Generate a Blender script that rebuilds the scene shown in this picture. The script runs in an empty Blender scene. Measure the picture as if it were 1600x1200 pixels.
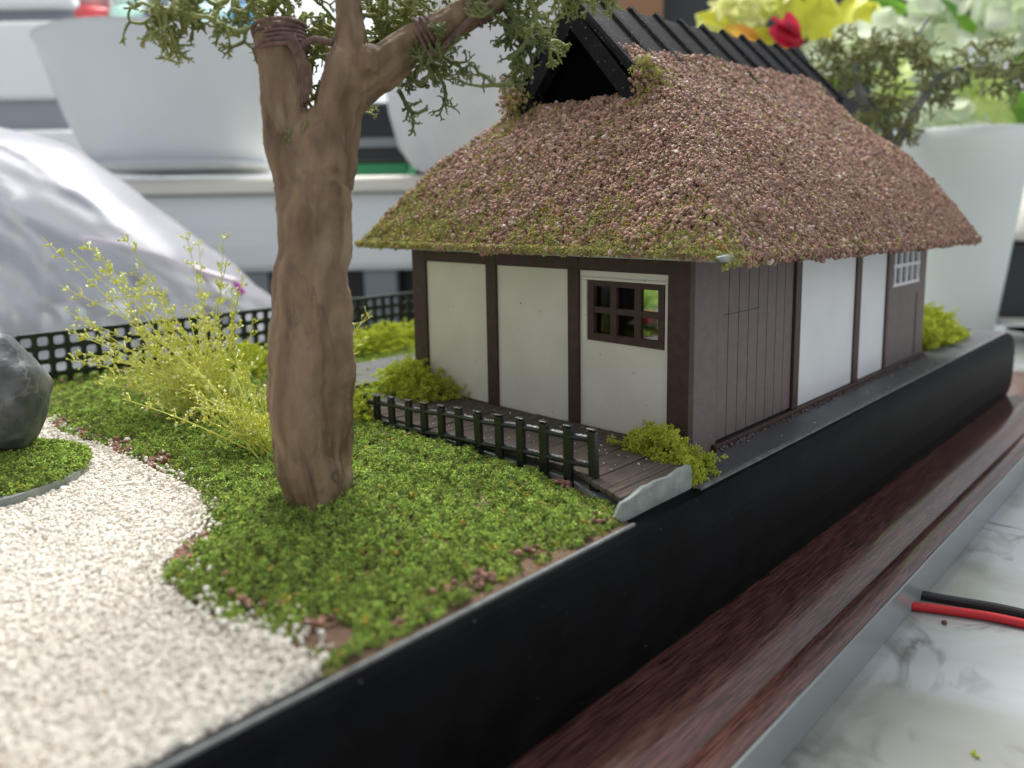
import bpy, math, random
import numpy as np
from mathutils import Vector, Matrix, Euler
random.seed(7); RNG = np.random.default_rng(11)
scene = bpy.context.scene
COL = scene.collection

# ------------------------------------------------------------------ camera (1 unit = 1 cm)
F, PITCH, YAW, ROLL, HC, CY = 1151.3, .137, .7921, -.0166, 4.65, 488.3
FW = np.array([math.cos(YAW)*math.cos(PITCH), math.sin(YAW)*math.cos(PITCH), -math.sin(PITCH)])
RT0 = np.array([math.sin(YAW), -math.cos(YAW), 0.]); UP0 = np.cross(RT0, FW)
RT = RT0*math.cos(ROLL)+UP0*math.sin(ROLL); UP = UP0*math.cos(ROLL)-RT0*math.sin(ROLL)
CAM = np.array([0, 0, HC])
def ray(x, y): return FW+RT*(x-800)/F+UP*(CY-y)/F
def onz(x, y, z=0.): d = ray(x, y); return CAM+d*(z-HC)/d[2]
def atd(x, y, D): return CAM+ray(x, y)*D
cam = bpy.data.cameras.new('camera'); camo = bpy.data.objects.new('camera', cam); COL.objects.link(camo)
camo.matrix_world = Matrix(((RT[0], UP[0], -FW[0], CAM[0]), (RT[1], UP[1], -FW[1], CAM[1]), (RT[2], UP[2], -FW[2], CAM[2]), (0, 0, 0, 1)))
cam.sensor_width = 36; cam.lens = 36*F/1600; cam.shift_y = -(600-CY)/1600
cam.clip_start = .05; cam.clip_end = 2000
cam.dof.use_dof = True; cam.dof.focus_distance = 13.8; cam.dof.aperture_fstop = cam.lens*1e-3/(2*.075)
scene.camera = camo
scene.render.resolution_x, scene.render.resolution_y = 1024, 768
scene.view_settings.view_transform = 'Standard'; scene.view_settings.look = 'None'
scene.view_settings.exposure = 0; scene.view_settings.gamma = 1
scene.render.engine = 'CYCLES'; scene.cycles.use_denoising = True
scene.cycles.max_bounces = 8; scene.cycles.transparent_max_bounces = 12
# ------------------------------------------------------------------ light: a bright room, ceiling lamp beyond the model
w = bpy.data.worlds.new('World'); scene.world = w; w.use_nodes = True
w.node_tree.nodes['Background'].inputs[0].default_value = (.90, .94, 1, 1)
w.node_tree.nodes['Background'].inputs[1].default_value = .62
def lamp(name, loc, target, sx, sy, power, col):
    l = bpy.data.lights.new(name, 'AREA'); l.shape = 'RECTANGLE'; l.size = sx; l.size_y = sy; l.energy = power; l.color = col
    o = bpy.data.objects.new(name, l); COL.objects.link(o); o.location = loc
    o.rotation_euler = (Vector(target)-Vector(loc)).to_track_quat('-Z', 'Y').to_euler(); return o
lamp('ceiling_lamp', (34, 52, 92), (14, 16, 0), 70, 30, 150000, (1, .99, .95))
lamp('background_fill', (62, 66, 100), (46, 48, 0), 80, 30, 170000, (1, .99, .97))  # added fill, not a known lamp: brightens the things behind the model
lamp('window_light', (60, -70, 60), (20, 8, 0), 70, 60, 14000, (.80, .89, 1))

# ------------------------------------------------------------------ helpers
def setp(o, label=None, cat=None, group=None, kind=None):
    if label: o['label'] = label
    if cat: o['category'] = cat
    if group: o['group'] = group
    if kind: o['kind'] = kind
    return o
def empty(name, loc, label, cat, group=None, rz=0):
    o = bpy.data.objects.new(name, None); COL.objects.link(o); o.location = loc; o.rotation_euler = (0, 0, rz); o.empty_display_size = .2
    return setp(o, label, cat, group)
class MB:
    def __init__(s): s.v = []; s.f = []
    def add(s, v, f):
        n = len(s.v); s.v += [tuple(float(c) for c in p) for p in v]; s.f += [tuple(i+n for i in q) for q in f]; return s
    def box(s, x0, x1, y0, y1, z0, z1):
        return s.add([(x, y, z) for x in (x0, x1) for y in (y0, y1) for z in (z0, z1)],
                     [(0, 1, 3, 2), (4, 6, 7, 5), (0, 4, 5, 1), (2, 3, 7, 6), (0, 2, 6, 4), (1, 5, 7, 3)])
    def tube(s, pts, rad, n=6, cap=True, wob=None):
        pts = [np.array(p, float) for p in pts]; m = len(pts)
        if not hasattr(rad, '__len__'): rad = [rad]*m
        t = pts[1]-pts[0]; a = np.cross(t, [0, 0, 1]);
        if np.linalg.norm(a) < 1e-6*np.linalg.norm(t)+1e-9: a = np.array([1., 0, 0])
        a = a/np.linalg.norm(a); vs = []; fs = []
        for i, p in enumerate(pts):
            t = pts[min(i+1, m-1)]-pts[max(i-1, 0)]; t = t/(np.linalg.norm(t)+1e-12)
            a = a-t*(a@t); a /= np.linalg.norm(a)+1e-12; b = np.cross(t, a)
            for k in range(n):
                an = 2*math.pi*k/n; r = rad[i]*(1 if wob is None else wob(i, an))
                vs.append(p+r*(a*math.cos(an)+b*math.sin(an)))
        for i in range(m-1):
            for k in range(n): fs.append((i*n+k, i*n+(k+1) % n, (i+1)*n+(k+1) % n, (i+1)*n+k))
        if cap: fs.append(tuple(range(n-1, -1, -1))); fs.append(tuple((m-1)*n+k for k in range(n)))
        return s.add(vs, fs)
    def lathe(s, prof, n=40, closed=False):
        m = len(prof); vs = [(r*math.cos(2*math.pi*k/n), r*math.sin(2*math.pi*k/n), z) for r, z in prof for k in range(n)]
        fs = [(i*n+k, i*n+(k+1) % n, (i+1)*n+(k+1) % n, (i+1)*n+k) for i in range(m-1) for k in range(n)]
        if prof[0][0] > 1e-4: fs.append(tuple(range(n-1, -1, -1)))
        return s.add(vs, fs)
    def prism(s, poly, z0, z1):
        n = len(poly)
        return s.add([(x, y, z0) for x, y in poly]+[(x, y, z1) for x, y in poly],
                     [tuple(range(n-1, -1, -1)), tuple(range(n, 2*n))]+[(i, (i+1) % n, n+(i+1) % n, n+i) for i in range(n)])
    def build(s, name, mat, parent=None, smooth=False, bevel=0, loc=None, rz=0, seg=2):
        me = bpy.data.meshes.new(name); me.from_pydata(s.v, [], s.f); me.validate(); me.update()
        me.materials.append(mat)
        if smooth: me.polygons.foreach_set('use_smooth', [True]*len(me.polygons))
        o = bpy.data.objects.new(name, me); COL.objects.link(o)
        if loc is not None: o.location = loc
        o.rotation_euler = (0, 0, rz)
        if parent: o.parent = parent
        if bevel:
            b = o.modifiers.new('bevel', 'BEVEL'); b.width = bevel; b.segments = seg; b.limit_method = 'ANGLE'
        return o
def local(o, pts):   # world points into the frame of a thing placed with location and a z rotation
    m = Matrix.Translation(o.location) @ Euler(o.rotation_euler).to_matrix().to_4x4(); mi = m.inverted()
    return [tuple(mi @ Vector(p)) for p in pts]
def outward(o):
    import bmesh
    b = bmesh.new(); b.from_mesh(o.data); bmesh.ops.recalc_face_normals(b, faces=b.faces); b.to_mesh(o.data); b.free(); return o
_ph = RNG.uniform(0, 6.28, (40,)); _kv = RNG.normal(0, 1, (40, 3))
def vnoise(p, scale=1., k0=0, n=9):
    p = np.atleast_2d(p)*scale; r = np.zeros(len(p))
    for i in range(k0, k0+n): r += np.sin(p@_kv[i % 40]*1.7+_ph[i % 40])
    return r/math.sqrt(n/2)/1.5
# ---- materials
def M(name, c1, c2=None, scale=3., rough=.6, bump=0., bscale=30., stretch=(1, 1, 1), lohi=(.35, .65), spec=.5, metal=0., detail=6., c3=None, s3=20., t3=(.62, .7), rand=0., sub=0., coat=0., trans=0., dist=0., randhue=None, bd=.04, vein=None):
    m = bpy.data.materials.new(name); m.use_nodes = True; nt = m.node_tree; N = nt.nodes; L = nt.links
    b = N['Principled BSDF']; b.inputs['Roughness'].default_value = rough; b.inputs['Specular IOR Level'].default_value = spec; b.inputs['Metallic'].default_value = metal
    b.inputs['Coat Weight'].default_value = coat; b.inputs['Coat Roughness'].default_value = .08
    b.inputs['Base Color'].default_value = (*c1, 1)
    tc = N.new('ShaderNodeTexCoord'); mp = N.new('ShaderNodeMapping'); mp.inputs['Scale'].default_value = stretch; L.new(tc.outputs['Object'], mp.inputs[0])
    out = None
    def ramp(src, lo, hi):
        r = N.new('ShaderNodeMapRange'); r.inputs[1].default_value = lo; r.inputs[2].default_value = hi; L.new(src, r.inputs[0]); return r.outputs[0]
    def mix(fac, a, bb):
        x = N.new('ShaderNodeMix'); x.data_type = 'RGBA'; 
        if hasattr(fac, 'links'): L.new(fac, x.inputs[0])
        else: x.inputs[0].default_value = fac
        for s, v in ((x.inputs[6], a), (x.inputs[7], bb)):
            if hasattr(v, 'links'): L.new(v, s)
            else: s.default_value = (*v, 1)
        return x.outputs[2]
    if c2:
        n = N.new('ShaderNodeTexNoise'); n.inputs['Scale'].default_value = scale; n.inputs['Detail'].default_value = detail; n.inputs['Distortion'].default_value = dist; L.new(mp.outputs[0], n.inputs[0])
        out = mix(ramp(n.outputs[0], *lohi), c1, c2)
    if c3:
        n = N.new('ShaderNodeTexNoise'); n.inputs['Scale'].default_value = s3; n.inputs['Detail'].default_value = 2; L.new(mp.outputs[0], n.inputs[0])
        out = mix(ramp(n.outputs[0], *t3), out if out else c1, c3)
    if vein:
        n = N.new('ShaderNodeTexNoise'); n.inputs['Scale'].default_value = vein[0]; n.inputs['Detail'].default_value = 7; n.inputs['Distortion'].default_value = 1.2; L.new(mp.outputs[0], n.inputs[0])
        a1 = N.new('ShaderNodeMath'); a1.operation = 'SUBTRACT'; a1.inputs[1].default_value = .5; L.new(n.outputs[0], a1.inputs[0]); a2 = N.new('ShaderNodeMath'); a2.operation = 'ABSOLUTE'; L.new(a1.outputs[0], a2.inputs[0])
        n2 = N.new('ShaderNodeTexNoise'); n2.inputs['Scale'].default_value = vein[0]*1.7; L.new(mp.outputs[0], n2.inputs[0])
        a3 = N.new('ShaderNodeMath'); a3.operation = 'MULTIPLY'; L.new(ramp(a2.outputs[0], vein[1], 0), a3.inputs[0]); L.new(ramp(n2.outputs[0], .38, .7), a3.inputs[1])
        out = mix(a3.outputs[0], out if out else c1, vein[2])
    if rand:
        oi = N.new('ShaderNodeObjectInfo'); hs = N.new('ShaderNodeHueSaturation')
        L.new(ramp(oi.outputs['Random'], 0, 1), hs.inputs['Value'])
        mr = hs.inputs['Value'].links[0].from_node; mr.inputs[3].default_value = 1-rand; mr.inputs[4].default_value = 1+rand
        if out: L.new(out, hs.inputs['Color'])
        else: hs.inputs['Color'].default_value = (*c1, 1)
        out = hs.outputs[0]
        if randhue:
            wn = N.new('ShaderNodeTexWhiteNoise'); wn.noise_dimensions = '1D'; L.new(oi.outputs['Random'], wn.inputs['W'])
            out = mix(ramp(wn.outputs[0], randhue[1], randhue[1]+.01), out, randhue[0])
    if out: L.new(out, b.inputs['Base Color'])
    if bump:
        n = N.new('ShaderNodeTexNoise'); n.inputs['Scale'].default_value = bscale; n.inputs['Detail'].default_value = 5; L.new(mp.outputs[0], n.inputs[0])
        bp = N.new('ShaderNodeBump'); bp.inputs['Strength'].default_value = min(1, bump); bp.inputs['Distance'].default_value = bd; L.new(n.outputs[0], bp.inputs['Height']); L.new(bp.outputs[0], b.inputs['Normal'])
    if trans:
        o = N['Material Output']; t = N.new('ShaderNodeBsdfTranslucent'); t.inputs[0].default_value = (*c1, 1)
        if out: L.new(out, t.inputs[0])
        x = N.new('ShaderNodeMixShader'); x.inputs[0].default_value = trans; L.new(b.outputs[0], x.inputs[1]); L.new(t.outputs[0], x.inputs[2]); L.new(x.outputs[0], o.inputs[0])
    return m
# ---- scattering: a point mesh whose points carry crumb instances
def crumb_mesh(kind, i):
    r = np.random.default_rng(100+i); mb = MB()
    if kind == 'grain':
        import bmesh
        b = bmesh.new(); bmesh.ops.create_icosphere(b, subdivisions=2, radius=.5)
        k = r.normal(0, 1, (6, 3)); ph = r.uniform(0, 6, 6)
        for v in b.verts:
            p = np.array(v.co); d = 1+.24*sum(math.sin(k[j]@p*4+ph[j]) for j in range(6))/1.7+r.normal(0, .05); v.co = Vector(p*d)
        me = bpy.data.meshes.new('grain'); b.to_mesh(me); b.free(); return me
    if kind == 'pebble':
        import bmesh
        b = bmesh.new(); bmesh.ops.create_icosphere(b, subdivisions=2, radius=.5); sc = r.uniform(.75, 1.2, 3)
        pl = [(q/np.linalg.norm(q), r.uniform(.3, .42)) for q in r.normal(0, 1, (7, 3))]
        for v in b.verts:
            p = np.array(v.co)
            for q, h in pl:
                e = p@q-h
                if e > 0: p = p-q*e*.85
            v.co = Vector(p*sc)
        me = bpy.data.meshes.new('pebble'); b.to_mesh(me); b.free(); return me
    n = 15
    for _ in range(n):
        d = r.normal(0, 1, 3); d /= np.linalg.norm(d); c = d*r.uniform(.15, .5); a = np.cross(d, r.normal(0, 1, 3)); a /= np.linalg.norm(a); bb = np.cross(d, a); s = r.uniform(.1, .19)
        t = c+d*s*1.5
        mb.add([c+a*s, c-a*s*.5+bb*s*.8, c-a*s*.5-bb*s*.8, t+a*s*.6*r.normal(), c-d*s*.7], [(0, 1, 3), (1, 2, 3), (2, 0, 3), (1, 0, 4), (2, 1, 4), (0, 2, 4)])
    me = bpy.data.meshes.new('crumb'); me.from_pydata(mb.v, [], mb.f); me.update(); return me
def scatter(name, pts, sizes, kind, mat, parent=None, nv=5, seed=0):
    r = np.random.default_rng(seed); pts = np.asarray(pts, float); n = len(pts)
    me = bpy.data.meshes.new(name); me.vertices.add(n); me.vertices.foreach_set('co', pts.ravel())
    a = me.attributes.new('spin', 'FLOAT_VECTOR', 'POINT'); a.data.foreach_set('vector', r.uniform(0, 6.283, (n, 3)).ravel())
    a = me.attributes.new('size', 'FLOAT', 'POINT'); a.data.foreach_set('value', np.asarray(sizes, float).ravel()*np.ones(n))
    a = me.attributes.new('pick', 'INT', 'POINT'); a.data.foreach_set('value', r.integers(0, nv, n))
    me.update(); me.materials.append(mat)
    o = bpy.data.objects.new(name, me); COL.objects.link(o)
    if parent: o.parent = parent
    ng = bpy.data.node_groups.new(name+'_nodes', 'GeometryNodeTree'); ng.interface.new_socket('Geometry', in_out='INPUT', socket_type='NodeSocketGeometry'); ng.interface.new_socket('Geometry', in_out='OUTPUT', socket_type='NodeSocketGeometry')
    N = ng.nodes; L = ng.links; gi = N.new('NodeGroupInput'); go = N.new('NodeGroupOutput')
    iop = N.new('GeometryNodeInstanceOnPoints'); g2i = N.new('GeometryNodeGeometryToInstance')
    for i in range(nv):
        m2 = crumb_mesh(kind, i); m2.materials.append(mat); so = bpy.data.objects.new(name+'_piece', m2)
        oi = N.new('GeometryNodeObjectInfo'); oi.inputs['Object'].default_value = so; L.new(oi.outputs['Geometry'], g2i.inputs[0])
    def att(nm, ty):
        x = N.new('GeometryNodeInputNamedAttribute'); x.data_type = ty; x.inputs[0].default_value = nm; return x.outputs[0]
    L.new(gi.outputs[0], iop.inputs['Points']); L.new(g2i.outputs[0], iop.inputs['Instance']); iop.inputs['Pick Instance'].default_value = True
    L.new(att('pick', 'INT'), iop.inputs['Instance Index']); L.new(att('size', 'FLOAT'), iop.inputs['Scale'])
    er = N.new('FunctionNodeEulerToRotation'); L.new(att('spin', 'FLOAT_VECTOR'), er.inputs[0]); L.new(er.outputs[0], iop.inputs['Rotation'])
    L.new(iop.outputs[0], go.inputs[0]); md = o.modifiers.new('scatter', 'NODES'); md.node_group = ng
    return o
def joined(name, pts, sizes, kind, mat, parent=None, nv=4, seed=0):   # the same crumbs as one real mesh (small bushes)
    r = np.random.default_rng(seed); V = []; FC = []; n0 = 0
    src = []
    for i in range(nv):
        m = crumb_mesh(kind, i); v = np.zeros(len(m.vertices)*3); m.vertices.foreach_get('co', v); src.append((v.reshape(-1, 3), np.array([tuple(p.vertices) for p in m.polygons])))
    for p, s in zip(pts, np.asarray(sizes)*np.ones(len(pts))):
        v, f = src[r.integers(nv)]; q = np.array(Euler(r.uniform(0, 6.28, 3)).to_matrix()); V.append(v@q.T*s+p); FC.append(f+n0); n0 += len(v)
    V = np.concatenate(V); FC = np.concatenate(FC); me = bpy.data.meshes.new(name); me.from_pydata(V.tolist(), [], FC.tolist()); me.update(); me.materials.append(mat)
    o = bpy.data.objects.new(name, me); COL.objects.link(o)
    if parent: o.parent = parent
    return o
def inpoly(P, poly):
    P = np.asarray(P); x, y = P[:, 0], P[:, 1]; c = np.zeros(len(P), bool); n = len(poly)
    for i in range(n):
        x1, y1 = poly[i]; x2, y2 = poly[(i+1) % n]
        if y1 == y2: continue
        t = ((y1 > y) != (y2 > y)) & (x < (x2-x1)*(y-y1)/(y2-y1)+x1); c ^= t
    return c
def polydist(P, line):
    P = np.asarray(P)[:, :2]; d = np.full(len(P), 1e9)
    for a, b in zip(line[:-1], line[1:]):
        a = np.array(a); b = np.array(b); t = np.clip(((P-a)@(b-a))/((b-a)@(b-a)), 0, 1); d = np.minimum(d, np.linalg.norm(P-(a+t[:, None]*(b-a)), axis=1))
    return d

m_black = M('black_paint', (.0035, .0035, .004), (.006, .0065, .0075), 1.5, .5, .08, 60, spec=.06, c3=(.16, .16, .16), s3=17, t3=(.765, .775))
m_walk = M('grey_black_top', (.07, .073, .08), (.09, .092, .10), 2, .5, .15, 50)
m_worn_lit = M('worn_and_lit_edge', (.20, .21, .20), (.11, .115, .115), 5, .7, .3, 30)  # worn grey; on the walkway rim it also paints a highlight
m_beam = M('dark_brown_beam', (.045, .021, .016), (.066, .033, .026), 6, .55, .5, 40, c3=(.25, .22, .2), s3=30, t3=(.76, .78))
m_mauve = M('mauve_brown_wall', (.165, .125, .122), (.14, .105, .102), 4, .6, .25, 60, c3=(.3, .27, .26), s3=22, t3=(.71, .74))
m_groove = M('dark_groove', (.02, .012, .012))
m_cream = M('cream_panel', (.74, .70, .62), (.68, .64, .56), 1.2, .55, .08, 12, c3=(.12, .09, .07), s3=9, t3=(.75, .765))
m_white = M('white_panel', (.72, .73, .74), (.68, .69, .71), 1, .45)
m_card = M('grey_card', (.30, .33, .30), (.21, .235, .215), 4, .8, .4, 25, c3=(.18, .17, .15), s3=3, t3=(.62, .75))
m_eave = M('pale_eave_board', (.40, .43, .41), (.28, .30, .28), 5, .8, .3, 30)
m_cap = M('black_ridge', (.006, .006, .007), (.011, .011, .0125), 3, .6, .5, 40, spec=.12, c3=(.35, .36, .36), s3=17, t3=(.70, .72))
m_void = M('black_hollow', (.002, .002, .002), rough=.95, spec=.05)  # near-black lining: the darkness of the gable opening put into the colour
m_grain = M('thatch_grain', (.37, .222, .165), (.27, .158, .12), .8, .62, rand=.45, randhue=((.58, .48, .42), .95), spec=.25)
m_gmoss = M('roof_moss', (.48, .42, .14), (.30, .33, .09), 1.5, .75, rand=.5, randhue=((.45, .2, .05), .95))
m_moss = M('moss_crumb', (.205, .355, .058), (.42, .50, .10), .75, .8, rand=.6, randhue=((.62, .46, .07), .982), trans=.25)
m_soil = M('brown_soil', (.10, .055, .035), (.17, .10, .06), 5, .9, .6, 20)
m_gravel = M('white_gravel', (.70, .655, .58), (.63, .585, .51), .7, .65, rand=.08, randhue=((.5, .40, .30), .985))
m_bed = M('sand_bed', (.68, .63, .56), (.6, .55, .48), 5, .8, .4, 20)
m_lime = M('lime_clump', (.68, .73, .10), (.55, .61, .07), 2.5, .8, trans=.4)
m_fence = M('black_plastic', (.009, .010, .011), (.016, .017, .019), 8, .25, .3, 25, spec=.6)
m_lattice = M('dark_green_plastic', (.006, .013, .013), rough=.35)
m_deck = M('weathered_plank', (.125, .092, .066), (.05, .037, .028), 3, .7, .6, 20, stretch=(.6, 11, 11), c3=(.25, .22, .19), s3=9, t3=(.66, .75))
m_bark = M('clay_bark', (.27, .178, .105), (.125, .078, .044), 2.0, .75, .8, 6, stretch=(1, 1, .25), c3=(.29, .215, .14), s3=2.6, t3=(.58, .74), detail=8, dist=1.2, bd=.10, vein=(.8, .012, (.055, .033, .02)))
m_twine = M('brown_twine', (.19, .115, .09), (.11, .06, .05), 9, .8, .5, 30)
m_lichen = M('lichen', (.36, .38, .12), (.22, .26, .08), 1.6, .7, trans=.25)
m_lichen_d = M('dark_lichen', (.10, .14, .05), (.22, .24, .08), 1.8, .7, trans=.15)
m_lichen_b = M('grey_green_lichen', (.36, .38, .17), (.24, .27, .10), 1.2, .7, trans=.25)
m_weed = M('yellow_green_weed', (.80, .80, .20), (.70, .72, .14), 2, .4, trans=.35)
m_weedstem = M('weed_stem', (.58, .60, .12), rough=.5)
m_weedtip = M('pale_weed_bud', (.86, .87, .55), rough=.25, trans=.2)
m_rock = M('dark_grey_stone', (.045, .05, .056), (.085, .09, .098), 1.3, .5, .35, 14, c3=(.16, .17, .18), s3=1.6, t3=(.5, .72), detail=8, dist=1, vein=(.55, .018, (.24, .24, .22)))
m_wood = M('red_wood_print', (.17, .075, .060), (.050, .022, .018), 6, .22, .05, 30, stretch=(.22, 6, 6), lohi=(.36, .64), spec=.45, coat=.5, detail=9, c3=(.035, .013, .013), s3=8, t3=(.54, .66))
m_side = M('grey_gloss_edge', (.26, .285, .29), rough=.2, spec=.5)
m_table = M('marble_table', (.43, .46, .47), (.33, .335, .30), .2, .12, lohi=(.42, .58), spec=.5, detail=10, dist=1.0, c3=(.25, .25, .225), s3=.5, t3=(.56, .74), vein=(.38, .05, (.16, .165, .15)))
m_glass = bpy.data.materials.new('clear_pane'); m_glass.use_nodes = True
def glassy(m, tr, rough=.03, col=(1, 1, 1), diff=None, dw=.0):
    nt = m.node_tree; N = nt.nodes; L = nt.links; N.remove(N['Principled BSDF']); o = N['Material Output']
    t = N.new('ShaderNodeBsdfTransparent'); t.inputs[0].default_value = (*tr, 1); g = N.new('ShaderNodeBsdfGlossy'); g.inputs['Roughness'].default_value = rough; g.inputs[0].default_value = (*col, 1)
    f = N.new('ShaderNodeFresnel'); f.inputs[0].default_value = 1.5; x = N.new('ShaderNodeMixShader'); L.new(f.outputs[0], x.inputs[0]); L.new(t.outputs[0], x.inputs[1]); L.new(g.outputs[0], x.inputs[2]); last = x.outputs[0]
    if diff:
        d = N.new('ShaderNodeBsdfDiffuse'); d.inputs[0].default_value = (*diff, 1); tl = N.new('ShaderNodeBsdfTranslucent'); tl.inputs[0].default_value = (*diff, 1); a = N.new('ShaderNodeMixShader'); a.inputs[0].default_value = .5; L.new(d.outputs[0], a.inputs[1]); L.new(tl.outputs[0], a.inputs[2])
        y = N.new('ShaderNodeMixShader'); y.inputs[0].default_value = dw; L.new(last, y.inputs[1]); L.new(a.outputs[0], y.inputs[2]); last = y.outputs[0]
    L.new(last, o.inputs[0])
glassy(m_glass, (.9, .92, .92)); m_glass.node_tree.nodes['Fresnel'].inputs[0].default_value = 1.22
m_bag = bpy.data.materials.new('clear_bag_film'); m_bag.use_nodes = True; glassy(m_bag, (.92, .94, .96), .24, (.55, .55, .57), (.82, .81, .87), .28)

# ------------------------------------------------------------------ large setting
TZ = -3.05
setp(MB().box(-150, 260, -150, 260, TZ-2, TZ).build('table', m_table), kind='structure', label='pale marble patterned glossy table top under everything')
m_wall = M('room_wall', (.62, .64, .66), (.55, .57, .60), .02, .8)
def bgframe(px, py, D): p = atd(px, py, D); return p
RZ = YAW-math.pi/2
wl = MB().box(-130, 130, 0, 4, -40, 130).build('wall', m_wall, loc=tuple(CAM+np.array([FW[0], FW[1], 0])*120), rz=RZ); setp(wl, kind='structure', label='light grey room wall far behind the model')

# ------------------------------------------------------------------ display base and tray
base = empty('display_base', (14, 15, 0), 'matt black box base carrying the miniature garden and house', 'base')
def P(o): return o
def part(mb, name, mat, parent, **k):   # geometry written in world coordinates, hung under a thing
    mb.v = local(parent, mb.v) if parent.parent is None else [tuple(Vector(v)-parent.location-(parent.parent.location)) for v in mb.v]
    return mb.build(name, mat, parent, **k)
rp = [(25, -2.27), (6.06, -2.27), (5.97, -1.9), (5.94, -1.3), (5.94, -.72)]+[(6.2-.26*math.cos(math.radians(a)), -.66+.64*math.sin(math.radians(a))) for a in (0, 15, 30, 45, 60, 75, 90)]+[(25, -.02)]
mb = MB(); n = len(rp); mb.add([(x, y-(x-8)*.003, z) for x in (-14, 31.3) for y, z in rp], [tuple(range(n)), tuple(range(2*n-1, n-1, -1))]+[(i, n+i, n+(i+1) % n, (i+1) % n) for i in range(n)])
outward(part(mb, 'box', m_black, base, bevel=.02))
part(MB().prism([(-14, 6.19), (8.6, 6.17), (8.6, 6.225), (-14, 6.235)], -.03, .01), 'board_edge', m_worn_lit, base)
part(MB().prism([(10.48, 6.22), (31.2, 6.16), (31.2, 7.2), (10.48, 7.2)], -.03, .015), 'walkway', m_walk, base, bevel=.03)
part(MB().prism([(10.48, 6.19), (31.2, 6.13), (31.2, 6.20), (10.48, 6.265)], -.06, .021), 'worn_highlight_rim', m_worn_lit, base)  # worn strip, its pale grey also painting the highlight along the walkway edge
tray = empty('wooden_tray', (14, 12, TZ), 'dark red wood grain tray with grey edge under the black box', 'tray')
def crom(P, k=6):
    P = np.array(P, float); o = []
    for i in range(len(P)-1):
        p0, p1, p2, p3 = P[max(i-1, 0)], P[i], P[i+1], P[min(i+2, len(P)-1)]
        for f in np.arange(k)/k: o.append(tuple(.5*((2*p1)+(-p0+p2)*f+(2*p0-5*p1+4*p2-p3)*f*f+(-p0+3*p1-3*p2+p3)*f**3)))
    return o+[tuple(P[-1])]
prof = [(26.5, -2.31)]+crom([(6.2, -2.30), (5.85, -2.29), (5.5, -2.25), (5.2, -2.21), (4.95, -2.23), (4.75, -2.31), (4.62, -2.38)])+[(4.585, -2.40), (4.56, -2.33)]+crom([(4.54, -2.30), (4.4, -2.27), (4.25, -2.28), (4.11, -2.33)], 4)
xs = (-16, 36)
mb = MB(); pr = prof+[(4.11, -2.95), (26.5, -2.95)]; n = len(pr)
mb.add([(x, y, z) for x in xs for y, z in pr], [tuple(range(n)), tuple(range(2*n-1, n-1, -1))]+[(i, n+i, n+(i+1) % n, (i+1) % n) for i in range(n)])
tb = outward(part(mb, 'tray_board', m_wood, tray)); tb.data.polygons.foreach_set('use_smooth', [True]*len(tb.data.polygons)); tb.data.set_sharp_from_angle(angle=math.radians(40))
part(MB().box(-16, 36, 4.06, 4.107, TZ, -2.33), 'tray_edge', m_side, tray, bevel=.015)

# ------------------------------------------------------------------ ground relief
CURVE = [onz(*p)[:2] for p in [(505, 1064), (496, 1048), (478, 1032), (440, 1000), (400, 985), (340, 975), (295, 945), (258, 915), (250, 890), (275, 862), (305, 835), (325, 800), (312, 775), (275, 752), (240, 735), (200, 715), (165, 700), (125, 688), (90, 675), (72, 655)]]
MOSS = [tuple(c) for c in CURVE]+[(3.4, 24.2), (31, 24.2), (31, 15.6), (24, 15.4), (11.6, 15.3), (9.0, 14.6), (9.1, 7.6), (8.65, 6.5), (8.5, 6.3), (3.6, 6.3)]
TREE = np.array([5.4, 9.95])
def gz(p):
    p = np.atleast_2d(p)[:, :2]; q = np.c_[p, np.zeros(len(p))]
    d = np.minimum(polydist(p, CURVE), np.abs(p[:, 1]-6.3)); e = np.clip(d/.8, 0, 1)
    e = e*np.clip((9.3-p[:, 0])/np.clip(1.2-.12*(p[:, 1]-7.3), .3, 1.2)*.9+.05, np.where(p[:, 1] > 15, 1, .05), 1)
    return e*(.10+.05*vnoise(q, .9)+.16*np.exp(-((p-TREE)**2).sum(1)/3.))
def gridmesh(poly, step, zf):
    P = np.array(poly); x = np.arange(P[:, 0].min(), P[:, 0].max()+step, step); y = np.arange(P[:, 1].min(), P[:, 1].max()+step, step)
    X, Y = np.meshgrid(x, y, indexing='ij'); pts = np.c_[X.ravel(), Y.ravel()]; z = zf(pts); mb = MB(); ny = len(y)
    cen = inpoly(pts+step/2, poly); ins = cen.reshape(len(x), ny)
    mb.v = [(a, b, c) for (a, b), c in zip(pts.tolist(), z.tolist())]
    mb.f = [(i*ny+j, (i+1)*ny+j, (i+1)*ny+j+1, i*ny+j+1) for i in range(len(x)-1) for j in range(ny-1) if ins[i, j]]
    return mb
setp(gridmesh(MOSS, .15, lambda p: np.maximum(gz(p)-.09, .002)).build('ground', m_soil, smooth=True), kind='structure', label='brown soil showing through thin moss beside the gravel')
GRAV = [tuple(c) for c in CURVE]+[(3.4, 24.2), (-9, 24.2), (-9, 6.35), (3.2, 6.35)]
setp(MB().prism([(-12, 6.34), (5, 6.34), (5.8, 11.5), (5.5, 24.3), (-12, 24.3)], -.03, -.006).build('gravel_bed', m_bed), kind='structure', label='sandy bed beneath the white gravel')
def rnd(poly, n):
    P = np.array(poly); lo, hi = P.min(0), P.max(0); p = RNG.uniform(lo, hi, (n, 2)); return p[inpoly(p, poly)]
def infront(p, marg=60):   # keep detail where a camera near the photograph's would look
    v = p-CAM; z = v@FW; x = 800+F*(v@RT)/np.maximum(z, .1); y = CY-F*(v@UP)/np.maximum(z, .1)
    return (z > 1) & (x > -500) & (x < 2100) & (y < 1700)
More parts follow.
